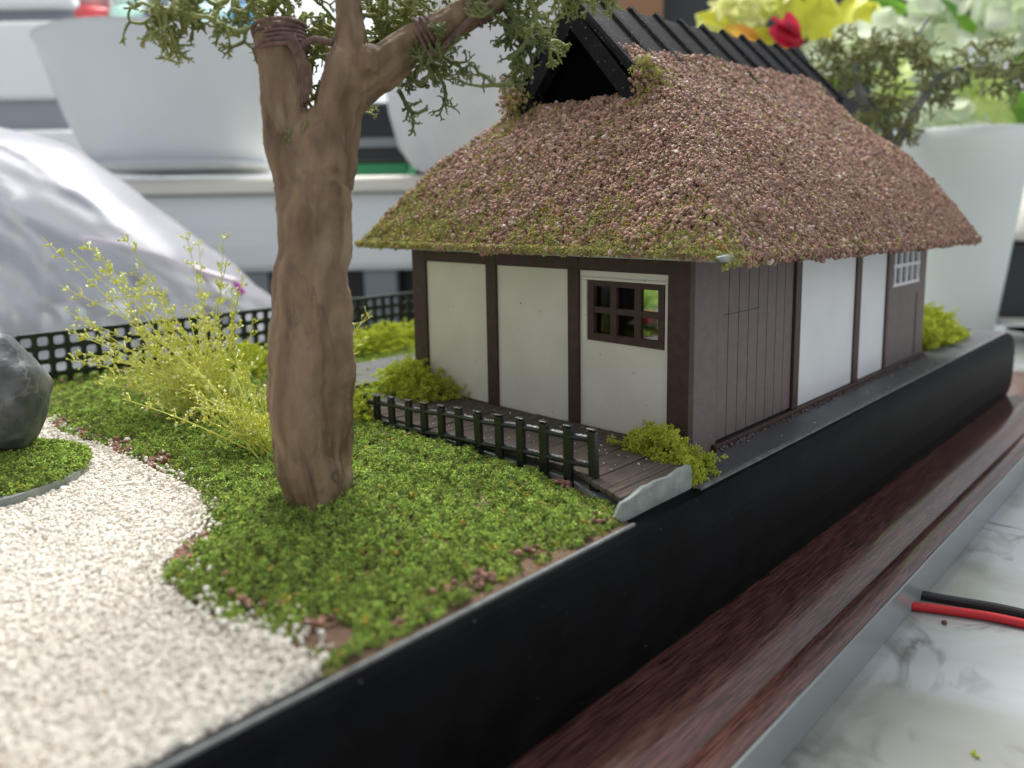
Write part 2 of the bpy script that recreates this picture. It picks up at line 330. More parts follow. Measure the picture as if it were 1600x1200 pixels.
p = rnd(MOSS, 230000); p = np.c_[p, gz(p)]; p = p[infront(p)]
d = np.linalg.norm(p-CAM, axis=1); keep = RNG.random(len(p)) < np.clip((13/d)**1.2, .3, 1); p = p[keep]
gap = vnoise(p, 1.3, 12); dc = polydist(p, CURVE); keep = (RNG.random(len(p)) < .45+.9*np.clip(dc/.35, 0, 1)) & (gap > -1.55); p = p[keep]
p[:, 2] += RNG.uniform(-.03, .05, len(p))+.05*np.clip(vnoise(p, 3.5, 20), -1, 1.3)+.045*np.clip(vnoise(p, 1.5, 3), -1, 1.5)
setp(scatter('moss', p, np.clip(RNG.lognormal(-2.45, .28, len(p)), .045, .15), 'crumb', m_moss, seed=3), kind='stuff', label='green crumbly moss carpet round the tree and along the gravel')
q = rnd(GRAV, 230000); q = np.c_[q, RNG.uniform(-.01, .032, len(q))]; q = q[infront(q)]
q2 = RNG.integers(0, len(CURVE)-1, 900); t = RNG.random(900); cv = np.array(CURVE); e = cv[q2]*(1-t[:, None])+cv[q2+1]*t[:, None]+RNG.normal(0, .16, (900, 2)); e = np.c_[e, gz(e)+.05]
q = np.r_[q, e]; q = q[q[:, 1] > 6.36]
setp(scatter('gravel', q, np.clip(RNG.lognormal(-2.98, .32, len(q)), .03, .13), 'pebble', m_gravel, nv=6, seed=5), kind='stuff', label='white gravel of the dry garden in the left foreground')
# brown ballast showing in patches along the moss edge
nb = 1500; qi = RNG.integers(0, len(CURVE)-1, nb); t = RNG.random(nb); bl = cv[qi]*(1-t[:, None])+cv[qi+1]*t[:, None]+np.c_[np.abs(RNG.normal(.12, .14, nb)), RNG.normal(0, .12, nb)]
b2 = np.c_[RNG.uniform(3.8, 8.4, 220), 6.42+np.abs(RNG.normal(0, .12, 220))]; b3 = np.c_[8.95+RNG.normal(0, .1, 700), RNG.uniform(7.2, 12, 700)]; bl = np.r_[bl, b2, b3]
bl = bl[vnoise(np.c_[bl, 0*bl[:, 0]], 1.7, 16) > .45]; bl = np.c_[bl, gz(bl)+RNG.uniform(.0, .07, len(bl))]
setp(scatter('brown_ballast', bl, RNG.uniform(.045, .10, len(bl)), 'grain', M('ballast_brown', (.22, .105, .07), (.30, .16, .11), 3, .8, rand=.4), seed=15), kind='stuff', label='brown grit showing in patches along the edge of the moss')
# path beside the house
setp(MB().prism([(9.8, 16.2), (28, 16.2), (28, 18.7), (9.6, 18.7)], .08, .22).build('path', M('path_grey', (.045, .045, .043), (.07, .07, .066), 2.5, .8, .3, 25), bevel=.03), kind='structure', label='dark grey path running behind the left side of the house')

# ------------------------------------------------------------------ the deck in front of the gable
deck = empty('plank_deck', (9.8, 6.2, 0), 'weathered brown plank deck between black fence and gable wall', 'deck')
dz = lambda y: .33-.026*(y-6.4)
y = 6.46; i = 0
while y < 15.5:
    wd = .20+.05*random.random(); xr = min(11.42, 10.38+max(0, (y+wd-6.5))*1.15); z = dz(y+wd/2)+random.uniform(-.012, .012)
    xl = min(9.22, 8.6+max(0, y-6.4)*.38); jx = random.uniform(-.012, .012); y2 = y+wd-.014; xl2 = min(9.22, 8.6+max(0, y2-6.4)*.38); part(MB().prism([(xl+jx, y), (xr, y), (xr, y2), (xl2+jx, y2)], z-.09, z), 'plank', m_deck, deck, bevel=.01); y += wd; i += 1
topz = [(8.05, .30), (8.18, .46), (8.3, .47), (8.5, .49), (8.75, .54), (8.9, .53), (9.05, .55), (9.4, .53), (9.7, .57), (10.02, .55), (10.05, .4), (10.04, -.05)]
bot = [(8.45, -.1), (8.22, .15)]
pl = [(x*1.04, 4.65-(4.65-z)*1.04) for x, z in topz+bot]; n = len(pl); mb = MB()
mb.add([(x, 6.43+.015*math.sin(x*5), z) for x, z in pl]+[(x, 6.37+.015*math.sin(x*7), z) for x, z in pl], [tuple(range(n)), tuple(range(2*n-1, n-1, -1))]+[(i, n+i, n+(i+1) % n, (i+1) % n) for i in range(n)])
outward(part(mb, 'end_card', m_card, deck))
part(MB().prism([(8.66, 6.45), (10.3, 6.45), (11.4, 7.7), (11.4, 15.4), (9.19, 15.4), (9.19, 8.0)], -.02, .075), 'underframe', m_card, deck)

rg = np.random.default_rng(78)
gd = np.c_[rg.uniform(9.2, 11.3, 90), rg.uniform(6.6, 13, 90)]; gd = np.c_[gd, dz(gd[:, 1])+.015]
gw = np.c_[rg.uniform(11.5, 30, 18), rg.uniform(6.25, 6.9, 18), np.full(18, .02)]
setp(scatter('stray_grit', np.r_[gd, gw], rg.uniform(.015, .038, 108), 'pebble', m_gravel, seed=14), kind='stuff', label='stray pale grit dropped on the deck and black walkway')

# ------------------------------------------------------------------ black picket fence
fen = empty('picket_fence', (9.08, 10, 0), 'low black picket fence with two rails beside the plank deck', 'fence')
ft = lambda y: 1.10-.077*(y-7.3)
ys = [7.36+.56*k for k in range(13)]
for k, yy in enumerate(ys):
    tz = ft(yy); lean = random.uniform(-.03, .03); a = random.uniform(-.02, .02)
    mb = MB(); w2 = .085
    bz = tz-1.13
    x0, x1 = 9.03, 9.12
    mb.add([(x0, yy-w2-.03, bz), (x0, yy+w2-.03, bz), (x1, yy+w2-.03, bz), (x1, yy-w2-.03, bz), (x0+a, yy-w2+lean, tz-.02), (x0+a, yy+w2+lean, tz-.02), (x1+a, yy+w2+lean, tz+.0), (x1+a, yy-w2+lean, tz+.0),
            ], [(3, 2, 1, 0), (4, 5, 6, 7), (0, 1, 5, 4), (1, 2, 6, 5), (2, 3, 7, 6), (3, 0, 4, 7)])
    mb.box(x0-.008+a, x1+.008+a, yy-w2-.008+lean, yy+w2+.008+lean, tz+.002, tz+.03)
    part(mb, 'picket', m_fence, fen, bevel=.012)
for dzz in (.16, .60):
    mb = MB(); yy0, yy1 = 7.3, 14.2
    for r_ in (0,):
        pts = [(9.085, yy, ft(yy)-dzz+.012*math.sin(yy*3)) for yy in np.linspace(yy0, yy1, 14)]
        mb.tube(pts, .062, 8)
    part(mb, 'rail', m_fence, fen)

# ------------------------------------------------------------------ lattice fence at the back
lat = empty('lattice_fence', (11, 23.6, 0), 'dark green plastic lattice fence with square holes at the back edge', 'fence')
mb = MB(); px0, px1, nz = 4.3, 24.3, 4; cw = .4; ch = .385; r0 = .065
nx = int((px1-px0)/cw)
def hole(cx, cz, hw, hh):
    pts = []
    for sx, sz, a0 in ((1, 1, 0), (-1, 1, 90), (-1, -1, 180), (1, -1, 270)):
        for a in (0, 45, 90): an = math.radians(a0+a); pts.append((cx+sx*(hw-r0)+r0*math.cos(an), cz+sz*(hh-r0)+r0*math.sin(an)))
    return pts
for i in range(nx):
    for j in range(nz):
        cx = px0+(i+.5)*cw; cz = -.08+(j+.5)*ch; inn = hole(cx, cz, .135, .125)
        outp = []
        for k, (hx, hz_) in enumerate(inn):
            c = k//3; m_ = k % 3; sx = (1, -1, -1, 1)[c]; sz = (1, 1, -1, -1)[c]
            X1, Z1 = cx+sx*cw/2, cz+sz*ch/2
            if m_ == 1: outp.append((X1, Z1))
            elif (m_ == 0) == (c in (0, 2)): outp.append((X1, hz_))
            else: outp.append((hx, Z1))
        V = [(a, 23.55, b) for a, b in inn]+[(a, 23.55, b) for a, b in outp]+[(a, 23.68, b) for a, b in inn]+[(a, 23.68, b) for a, b in outp]
        fs = []
        for k in range(12):
            k2 = (k+1) % 12; fs += [(k, k2, 12+k2, 12+k), (24+k2, 24+k, 36+k, 36+k2), (k2, k, 24+k, 24+k2)]
        mb.add(V, fs)
part(mb, 'lattice_panel', m_lattice, lat)
part(MB().box(px0, px1, 23.53, 23.7, -.08+nz*ch-.03, -.08+nz*ch+.06), 'top_rail', m_lattice, lat, bevel=.02)
part(MB().box(px0-.09, px0+.02, 23.53, 23.7, -.1, 1.5), 'end_post', m_lattice, lat, bevel=.02)

# ------------------------------------------------------------------ the house
GX, LY, EX, RY, WH = 11.52, 7.08, 24.8, 15.2, 3.95
house = empty('house', (18, 11.1, 0), 'miniature thatched house with cream panels and dark brown beams', 'house')
hp = lambda mb, n, m, **k: part(mb, n, m, house, **k)
hp(MB().box(GX+.02, EX, LY+.02, RY, -.02, .03), 'floor', m_beam)
# gable wall, facing the deck
pr_ = GX-.07       # posts stand proud of the panels
for y0, y1 in ((12.13, 12.46), (9.68, 9.97)): hp(MB().box(pr_, GX+.1, y0, y1, .0, WH), 'post', m_beam, bevel=.015)
hp(MB().box(pr_, GX+.1, 14.70, RY+.03, 0, WH), 'corner_post', m_beam, bevel=.015)
hp(MB().box(pr_-.01, GX+.1, LY-.02, 7.53, 0, WH), 'corner_post', m_beam, bevel=.015)
for y0, y1 in ((12.463, 14.697), (9.973, 12.127), (7.533, 9.677)):
    hp(MB().box(pr_+.008, GX+.1, y0, y1, 3.44, 3.70), 'beam', m_beam, bevel=.012)
    hp(MB().box(pr_+.008, GX+.1, y0, y1, 0, .16), 'sill_beam', m_beam, bevel=.012)
    hp(MB().box(GX, GX+.1, y0, y1, 3.703, WH), 'panel', m_cream)
for y0, y1 in ((12.463, 14.697), (9.973, 12.127)): hp(MB().box(GX, GX+.1, y0, y1, .163, 3.437), 'panel', m_cream)
wy0, wy1, wz0, wz1 = 7.64, 9.46, 2.03, 3.25
hp(MB().box(GX, GX+.1, 7.533, 9.677, .163, wz0-.003).box(GX, GX+.1, 7.533, wy0-.003, wz0, wz1).box(GX, GX+.1, wy1+.003, 9.677, wz0, wz1).box(GX, GX+.1, 7.533, 9.677, wz1+.003, 3.437), 'panel', m_cream)
win = hp(MB().box(GX-.03, GX+.08, wy0, wy1, wz0, wz0+.15).box(GX-.03, GX+.08, wy0, wy1, wz1-.11, wz1).box(GX-.03, GX+.08, wy0, wy0+.13, wz0+.151, wz1-.111).box(GX-.03, GX+.08, wy1-.15, wy1, wz0+.151, wz1-.111), 'window', m_beam)
def sub(mb, name, mat, **k):
    mb.v = [tuple(Vector(v)-house.location) for v in mb.v]; return mb.build(name, mat, win, **k)
for yy in (8.24, 8.82): sub(MB().box(GX-.02, GX+.07, yy-.075, yy+.075, wz0+.152, wz1-.112), 'mullion', m_beam)
for a, b in ((wy0+.132, 8.164), (8.316, 8.744), (8.896, wy1-.152)): sub(MB().box(GX-.016, GX+.066, a, b, 2.60, 2.72), 'glazing_bar', m_beam)
sub(MB().box(GX+.084, GX+.1, wy0, wy1, wz0, wz1), 'pane', m_glass)
for a, b, c, d in ((7.56, 9.6, 3.253, 3.31), (7.56, 7.61, 2.0, 3.25), (9.49, 9.6, 2.0, 3.25)): hp(MB().box(GX-.03, GX-.001, a, b, c, d), 'window_trim', m_cream, bevel=.01)
# long wall, facing the walkway
hp(MB().box(GX-.06, 12.47, LY, LY+.1, .0, WH), 'wall_board', m_mauve, bevel=.01)
x = 12.49
for k in range(8):
    w_ = .40; hp(MB().box(x, x+w_-.022, LY+.012, LY+.1, .17, 3.62), 'plank', m_mauve, bevel=.008); x += w_
hp(MB().box(12.47, 15.7, LY+.05, LY+.14, .0, WH), 'plank_backing', m_groove)
hp(MB().box(12.47, 15.7, LY+.002, LY+.1, 3.64, WH), 'lintel', m_mauve)
hp(MB().box(12.7, 14.15, LY+.004, LY+.02, 2.60, 2.613), 'score_line', m_groove)
for x0, x1 in ((15.70, 15.98), (19.16, 19.5), (21.36, 21.52)): hp(MB().box(x0, x1, LY-.05, LY+.1, .14, WH), 'post', m_beam, bevel=.012)
hp(MB().box(15.983, 19.157, LY, LY+.1, .14, WH), 'panel', m_white); hp(MB().box(19.503, 21.357, LY, LY+.1, .14, WH), 'panel', m_white)
hp(MB().box(21.523, EX, LY, LY+.1, .0, 2.37).box(24.02, EX, LY, LY+.1, 2.373, WH).box(21.523, 21.92, LY, LY+.1, 2.373, WH).box(21.923, 24.017, LY, LY+.1, 3.5, WH), 'wall_board', m_mauve)
hp(MB().box(23.98, 24.1, LY-.012, LY+.01, .2, 2.05), 'score_line', m_beam)
w2 = hp(MB().box(21.86, 24.06, LY-.04, LY+.05, 2.37, 2.45).box(21.86, 24.06, LY-.04, LY+.05, 2.90, 2.99).box(21.86, 24.06, LY-.04, LY+.05, 3.42, 3.5), 'window', m_white)
win = w2
for xx in (22.0, 22.48, 22.97, 23.45, 23.93): sub(MB().box(xx-.06, xx+.06, LY-.036, LY+.04, 2.452, 2.898).box(xx-.06, xx+.06, LY-.036, LY+.04, 2.992, 3.418), 'glazing_bar', m_white)
sub(MB().box(21.93, 24.01, LY+.06, LY+.08, 2.38, 3.5), 'pane', m_glass)
hp(MB().box(12.3, EX, LY-.10, LY-.003, .018, .13), 'base_strip', m_beam, bevel=.02)
# back walls, with the openings one can see through from the deck window
hp(MB().box(GX+.1, 19.7, RY-.1, RY, .03, WH).box(19.7, 20.75, RY-.1, RY, .03, WH).box(20.75, 21.4, RY-.1, RY, .03, WH).box(21.4, 23.6, RY-.1, RY, 2.6, WH).box(23.6, EX, RY-.1, RY, .03, WH), 'wall_board', m_mauve)
hp(MB().box(EX-.1, EX, LY+.1, RY-.1, .03, WH), 'wall_board', m_mauve)
rg = np.random.default_rng(77)
so = scatter('wall_grit', np.c_[rg.uniform(12.2, 24.8, 300), 6.96-np.abs(rg.normal(0, .04, 300)), rg.uniform(.02, .06, 300)]-np.array(house.location), rg.uniform(.025, .055, 300), 'grain', m_mauve, house, 3, 12); so['kind'] = 'stuff'
# ---- roof
RX0, RX1, RY0, RY1 = 10.5, 25.8, 5.95, 16.25; YC = 11.1
HX = 2.65
HM = np.array([(-.1, -.1), (0, .06), (.5, .88), (.9, 1.42), (1.6, 2.2), (2.4, 2.95), (3.2, 3.62), (3.9, 4.28), (5.3, 5.68)])
HH = np.array([(-.1, -.1), (0, .06), (.5, .80), (.9, 1.34), (1.6, 2.28), (2.65, 3.32), (3, 3.7)])
tilt = lambda x: 3.79-(x-RX0)*.0150
def swell(x): return 1+.105*np.clip((x-13)/11, 0, 1.2)
def roofz(p):
    x, y = p[:, 0], p[:, 1]; wob = .10*vnoise(np.c_[x, y, 0*x], .9, 4)
    dy = np.minimum(y-RY0, RY1-y); dx = np.minimum(x-RX0, RX1-x)
    hm = np.interp(dy, HM[:, 0], HM[:, 1]); hx = np.where(dx < HX, np.interp(dx, HH[:, 0], HH[:, 1]), 99)
    k = .35; h = np.clip(.5+.5*(hx-hm)/k, 0, 1); sm = hx*(1-h)+hm*h-k*h*(1-h)*np.where(dx < HX, 1, 0)
    sm = np.where(dx < HX, sm, hm)
    return tilt(x)+sm*swell(x)+wob*np.clip(dy/.8, 0, 1)*.6
roof = hp(MB().prism([(RX0, RY0), (RX1, RY0), (RX1, RY1), (RX0, RY1)], 0, .1), 'roof', m_eave)
for v in roof.data.vertices:
    v.co.z += tilt(v.co.x+18)
def rsub(mb, name, mat, **k):
    mb.v = [tuple(Vector(v)-house.location) for v in mb.v]; return mb.build(name, mat, roof, **k)
def roofpart(x0, x1):
    step = .12; xs_ = np.linspace(x0, x1, max(2, int((x1-x0)/step))); ys_ = np.linspace(RY0, RY1, 90); X, Y = np.meshgrid(xs_, ys_, indexing='ij'); pts = np.c_[X.ravel(), Y.ravel()]; z = roofz(pts)-.02-.30*np.clip((np.minimum(pts[:, 1]-RY0, RY1-pts[:, 1])-3.55)/.25, 0, 1)*(np.minimum(pts[:, 0]-RX0, RX1-pts[:, 0]) > HX); n = len(ys_)
    return [(a, b, c) for (a, b), c in zip(pts.tolist(), z.tolist())], [(i*n+j, (i+1)*n+j, (i+1)*n+j+1, i*n+j+1) for i in range(len(xs_)-1) for j in range(n-1)]
mb = MB()
for a, b in ((RX0, RX0+HX-.005), (RX0+HX+.35, RX1-HX-.2), (RX1-HX+.005, RX1)): mb.add(*roofpart(a, b))
m_under = M('thatch_underlay', (.16, .09, .07), rough=.9)
rsub(mb, 'thatch_core', m_under, smooth=True)
# granules
N0 = 360000
g = np.c_[RNG.uniform(RX0-.02, RX1+.02, N0), RNG.uniform(RY0-.02, RY1+.02, N0)]
dyv = np.minimum(g[:, 1]-RY0, RY1-g[:, 1]); dxv = np.minimum(g[:, 0]-RX0, RX1-g[:, 0])
# steep parts need more points: accept by slope
eps = .03; z0_ = roofz(g); sl = np.sqrt(1+((roofz(g+[eps, 0])-z0_)/eps)**2+((roofz(g+[0, eps])-z0_)/eps)**2); sl = np.minimum(sl, 6)
keep = (RNG.random(N0) < sl/3.4) & ~((dxv > HX) & (dyv > 4.0)) & ~((dxv > HX-.05) & (dxv < HX+.3) & (dyv > 2.7) & (g[:, 0] < 18) & (dyv > 3.55))
far = (g[:, 1] > 13.6) & (RNG.random(N0) < .35)
keep &= ~far
g = g[keep]; gp = np.c_[g, roofz(g)+RNG.uniform(-.02, .045, len(g))+.035*np.clip(vnoise(np.c_[g, 0*g[:, 0]], 4.5, 14), -1, 1.5)]
# ragged fringe of grains under the eave edge and on the gable rim
def fringe(n, x0, x1, y0, y1, zlo, zhi):
    x = RNG.uniform(x0, x1, n); y = RNG.uniform(y0, y1, n); return np.c_[x, y, tilt(x)+RNG.uniform(zlo, zhi, n)]
dro = fringe(6500, RX0+.1, RX1, RY0-.05, RY0+.12, -.13, .10); dro = dro[RNG.random(len(dro)) < np.clip((dro[:, 2]-tilt(dro[:, 0])+.14)/.3+.12*vnoise(dro, 1.2, 8), 0, 1)]
fr2 = fringe(3600, RX0-.04, RX0+.05, RY0, RY1, .04, .13); fr3 = fringe(3000, RX1-.10, RX1+.04, RY0, RY1, -.05, .12)
t = RNG.random(1500); sgn = np.where(RNG.random(1500) < .5, -1, 1); dyr = 3.0+t*.95
rim = np.c_[RNG.uniform(RX0+HX-.12, RX0+HX+.35, 1500), np.where(sgn < 0, RY0+dyr, RY1-dyr), tilt(13)+np.interp(dyr, HM[:, 0], HM[:, 1])+RNG.uniform(-.25, .06, 1500)]
mound = np.r_[np.c_[RNG.normal(13.0, .14, 700), YC+1.75+RNG.normal(0, .22, 700), tilt(13)+3.62+RNG.normal(0, .24, 700)], np.c_[RNG.normal(13.1, .13, 500), YC-1.80+RNG.normal(0, .10, 500), tilt(13)+3.50+RNG.normal(0, .20, 500)]]
gp = np.r_[gp, dro, fr2, fr3, rim, mound]
# moss gathers along the eave corners and the hip
hipd = np.abs((gp[:, 0]-RX0)-(gp[:, 1]-RY0))
dyv = np.minimum(gp[:, 1]-RY0, RY1-gp[:, 1]); dxv = np.minimum(gp[:, 0]-RX0, RX1-gp[:, 0]); edge = np.minimum(dyv, dxv)
nz_ = vnoise(gp, 1.0, 25); nf = vnoise(gp, 4., 30)
sc = .22*nz_+.45*nf+2.0*np.exp(-dxv/.85)*(gp[:, 0] < 14)+.75*np.exp(-dyv/.35)*(gp[:, 0] < 19)+.25*np.exp(-hipd/.6)*(gp[:, 0] < 14)+2.1*np.exp(-((gp[:, 0]-13.15)**2+(gp[:, 1]-9.2)**2)/.22)+1.5*np.exp(-((gp[:, 0]-13.0)**2+(gp[:, 1]-12.85)**2)/.35)+1.1*np.exp(-((gp[:, 0]-11)**2+(gp[:, 1]-15.2)**2)/2.2)
sc = sc-.8*np.exp(-((gp[:, 0]-11.2)**2+(gp[:, 1]-6.9)**2)/.9)
ism = (RNG.random(len(gp)) < 1/(1+np.exp(-(sc-1.55)*2.6))) | (RNG.random(len(gp)) < .008)
def stuffpart(pts, size, kind, mat, name, seed, nv=5):
    o = scatter(name, np.asarray(pts)-np.array(house.location), size, kind, mat, roof, nv, seed); o['kind'] = 'stuff'; return o
stuffpart(gp[~ism], np.clip(RNG.lognormal(-2.74, .28, (~ism).sum()), .04, .115), 'grain', m_grain, 'thatch', 1, 6)
mp_ = gp[ism]; stuffpart(mp_+[0, 0, .02], RNG.uniform(.06, .12, len(mp_)), 'crumb', m_gmoss, 'roof_moss', 2)
gl = None
# gable boards and ridge cap
apz = tilt(13)+np.interp(5.15, HM[:, 0], HM[:, 1])-.10; bz_ = tilt(13)+3.05
for s in (-1, 1):
    half = 2.05; wdt = .37; x0, x1 = 12.9, 13.22
    A = np.array([YC, apz]); B = np.array([YC+s*half, bz_]); d = (B-A)/np.linalg.norm(B-A); nrm = np.array([-d[1], d[0]]);
    if nrm[1] > 0: nrm = -nrm
    A2 = np.array([YC, apz-wdt/abs(d[0])]); B2 = B+nrm*wdt
    poly = [A, B, B2, A2]
    if s > 0: poly = poly[::-1]
    mb = MB(); mb.add([(x, q[0], q[1]) for x in (x0, x1) for q in poly], [(0, 1, 2, 3), (7, 6, 5, 4)]+[(i, 4+i, 4+(i+1) % 4, (i+1) % 4) for i in range(4)])
    outward(rsub(mb, 'bargeboard', m_cap, bevel=.015))
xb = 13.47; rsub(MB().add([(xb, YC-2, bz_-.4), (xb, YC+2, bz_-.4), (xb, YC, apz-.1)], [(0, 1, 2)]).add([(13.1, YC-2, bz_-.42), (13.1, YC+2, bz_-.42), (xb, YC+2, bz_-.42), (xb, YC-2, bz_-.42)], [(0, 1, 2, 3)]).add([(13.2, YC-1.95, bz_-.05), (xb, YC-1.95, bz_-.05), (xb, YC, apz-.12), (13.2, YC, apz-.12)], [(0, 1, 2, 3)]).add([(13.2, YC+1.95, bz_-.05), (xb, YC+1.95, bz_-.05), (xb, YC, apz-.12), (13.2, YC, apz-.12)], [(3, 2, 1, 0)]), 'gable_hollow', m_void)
CX0, CX1 = 12.88, 24.0
def capz(s_, x): return tilt(x)-tilt(13)+apz+.05-s_*1.05+(float(swell(x))-1)*4.7
for s in (-1, 1):
    mb = MB(); L_ = 1.62
    mb.add([(x, YC+s*t_, capz(t_, x)+u) for x in (CX0, CX1) for t_, u in ((0, .06), (L_, .06), (L_, -.08), (0, -.08))], [(0, 1, 2, 3), (7, 6, 5, 4)]+[(i, 4+i, 4+(i+1) % 4, (i+1) % 4) for i in range(4)])
    outward(rsub(mb, 'ridge_cover', m_cap, bevel=.02))
    for k in range(11):
        x = CX0+.1+k*1.08
        pts = [(x+random.uniform(-.01, .01), YC+s*t_, capz(t_, x)+.065) for t_ in (-.05, .4, .8, 1.2, L_+.04)]
        rsub(MB().tube(pts, [.10, .10, .10, .10, .095], 8), 'batten', m_cap, smooth=False)

# ------------------------------------------------------------------ bushes of lime sponge
def bush(c, rad, n, size, label, mat=m_lime, seed=0, cat='bush', grp=None, low=True):
    n = int(n*1.75)
    r = np.random.default_rng(seed); o = empty('bush', (c[0], c[1], 0), label, cat, grp)
    d = r.normal(0, 1, (n, 3)); d /= np.linalg.norm(d, axis=1)[:, None]; d[:, 2] = np.abs(d[:, 2])
    lump = 1+.26*vnoise(d*1.0, 2.2, seed % 20)+.20*vnoise(d, 6, (seed+7) % 20)
    p = d*np.array(rad)*(lump*r.uniform(.72, 1.05, n))[:, None]; p[:, 2] += c[2]-.1
    sz = size*.74*r.uniform(.6, 1.3, n)
    joined('foliage', p, sz, 'tuft', mat, o, seed=seed); return o
bush((10.85, 7.4, .12), (.56, .9, .60), 1100, .15, 'lime green bush at the house corner by the deck end', seed=1)
bush((10.8, 6.68, .02), (.42, .30, .34), 500, .14, 'small lime tuft spilling over the walkway corner below the larger bush', seed=12)
bush((11.0, 14.9, .12), (.75, 1.35, .75), 1100, .17, 'lime green bush at the left end of the gable wall', seed=2)
bush((14.6, 20.6, .1), (3.0, .9, .75), 1100, .2, 'low lime hedge behind the grey path in front of the lattice', seed=3)
bush((27.6, 7.9, .0), (2.3, .95, .95), 1500, .22, 'lime green bush on the black base beyond the far house corner', seed=4)
bush((8.9, 14.25, .05), (.45, .6, .62), 500, .14, 'small lime clump at the far end of the picket fence', seed=5)
bush((9.6, 20.5, .05), (1.1, .7, .7), 600, .2, 'lime clump behind the tree trunk near the lattice', seed=6)

# ------------------------------------------------------------------ tree
TD = 11.45
tree = empty('tree', tuple(onz(490, 802, .12)), 'crooked clay barked tree with lichen foliage standing on the moss', 'tree')
def limb(pts, D, dd=None, n=14):   # (px, py, width px) centreline
    P_ = []; R_ = []
    for i, (x, y, w_) in enumerate(pts):
        D_ = D if dd is None else D+dd[i]; P_.append(atd(x, y, D_)); R_.append(w_/2/F*D_)
    return P_, R_
def smoothline(P_, R_, k=5):
    P_ = np.array(P_); R_ = np.array(R_); n = len(P_); t = np.arange(n); tt = np.linspace(0, n-1, (n-1)*k+1); out = []
    for u in tt:
        i = min(int(u), n-2); f = u-i; p0, p1, p2, p3 = P_[max(i-1, 0)], P_[i], P_[i+1], P_[min(i+2, n-1)]
        out.append(.5*((2*p1)+(-p0+p2)*f+(2*p0-5*p1+4*p2-p3)*f*f+(-p0+3*p1-3*p2+p3)*f**3))
    return np.array(out), np.interp(tt, t, R_)
mb = MB()
def addlimb(pts, D, dd=None, ridg=.085, seed=0):
    P_, R_ = smoothline(*limb(pts, D, dd)); ph = random.uniform(0, 6)
    mb.tube(P_, R_, 40, wob=lambda i, a: 1+ridg*math.sin(3*a+ph+i*.05)+ridg*.6*math.sin(7*a+ph*2-i*.09)+ridg*.45*math.sin(13*a+i*.06)+.03*math.sin(i*.6+a))
addlimb([(497, 835, 84), (503, 800, 88), (496, 770, 100), (488, 730, 112), (484, 690, 118), (483, 640, 124), (483, 590, 130), (484, 550, 127), (485, 500, 122), (484, 450, 112), (489, 410, 102), (494, 370, 105), (494, 330, 108), (491, 302, 107), (490, 288, 96), (489, 276, 106), (489, 262, 108), (494, 228, 92), (503, 195, 66), (510, 170, 40)], TD)
addlimb([(475, 300, 78), (462, 262, 80), (447, 225, 66), (443, 190, 62), (442, 150, 68), (440, 100, 74), (436, 60, 74), (430, 45, 60)], TD-.05)
addlimb([(505, 290, 80), (512, 245, 88), (518, 210, 74), (527, 170, 72), (538, 135, 80), (545, 105, 78), (545, 70, 52), (545, 20, 42), (543, -40, 40)], TD+.05)
addlimb([(535, 150, 66), (565, 125, 72), (600, 100, 68), (640, 68, 52), (675, 50, 50), (715, 30, 48), (752, 8, 46), (790, -30, 44)], TD+.1)
addlimb([(575, 115, 44), (580, 90, 46), (590, 85, 30)], TD-.15)
mb.v = local(tree, mb.v)
tr = mb.build('trunk', m_bark, tree, smooth=True)
rm = tr.modifiers.new('remesh', 'REMESH'); rm.mode = 'VOXEL'; rm.voxel_size = .026; rm.use_smooth_shade = True
smd = tr.modifiers.new('smooth', 'SMOOTH'); smd.factor = .5; smd.iterations = 4
tx = bpy.data.textures.new('bark_relief', 'CLOUDS'); tx.noise_scale = .28; tx.noise_depth = 4
dm = tr.modifiers.new('relief', 'DISPLACE'); dm.texture = tx; dm.strength = .075; dm.mid_level = .5; dm.texture_coords = 'LOCAL'
# twine wound round limbs
def coil(P0, P1, R0, turns, rr, name='twine'):
    P0 = np.array(P0); P1 = np.array(P1); t = (P1-P0)/np.linalg.norm(P1-P0); a = np.cross(t, [.3, .2, .9]); a /= np.linalg.norm(a); b = np.cross(t, a)
    pts = [P0+(P1-P0)*u+(a*math.cos(2*math.pi*turns*u)+b*math.sin(2*math.pi*turns*u))*R0*(1+.06*math.sin(u*31)) for u in np.linspace(0, 1, int(turns*18))]
    m2 = MB().tube(pts, rr, 6); m2.v = local(tree, m2.v); m2.build(name, m_twine, tree, smooth=True)
coil(atd(441, 85, TD-.05), atd(437, 40, TD-.05), .385, 6, .034)
m2 = MB()
for k in range(6):
    pts, rr = smoothline([atd(438+k*4, 55, TD-.40), atd(462+k*3, 85+k*2, TD-.34), atd(468+k*3.4, 125-k*3, TD-.25), atd(462+k*5, 172-k*4, TD-.2)], [.03, .036, .032, .018]); m2.tube(pts, rr, 6)
pts, rr = smoothline([atd(465, 75, TD-.3), atd(490, 62, TD-.2), atd(520, 66, TD-.25)], [.05, .06, .05]); m2.tube(pts, rr, 6)
m2.v = local(tree, m2.v); m2.build('twine', m_twine, tree, smooth=True)
coil(atd(655, 62, TD+.1), atd(678, 50, TD+.1), .27, 3, .03)
pts, rr = smoothline([atd(665, 85, TD-.1), atd(690, 78, TD-.05), atd(715, 50, TD-.1), atd(745, 20, TD-.1)], [.05, .07, .06, .05]); m2 = MB().tube(pts, rr, 6); m2.v = local(tree, m2.v); m2.build('twine', m_twine, tree, smooth=True)
coil(atd(735, 22, TD+.1), atd(760, 2, TD+.1), .25, 3.5, .03)
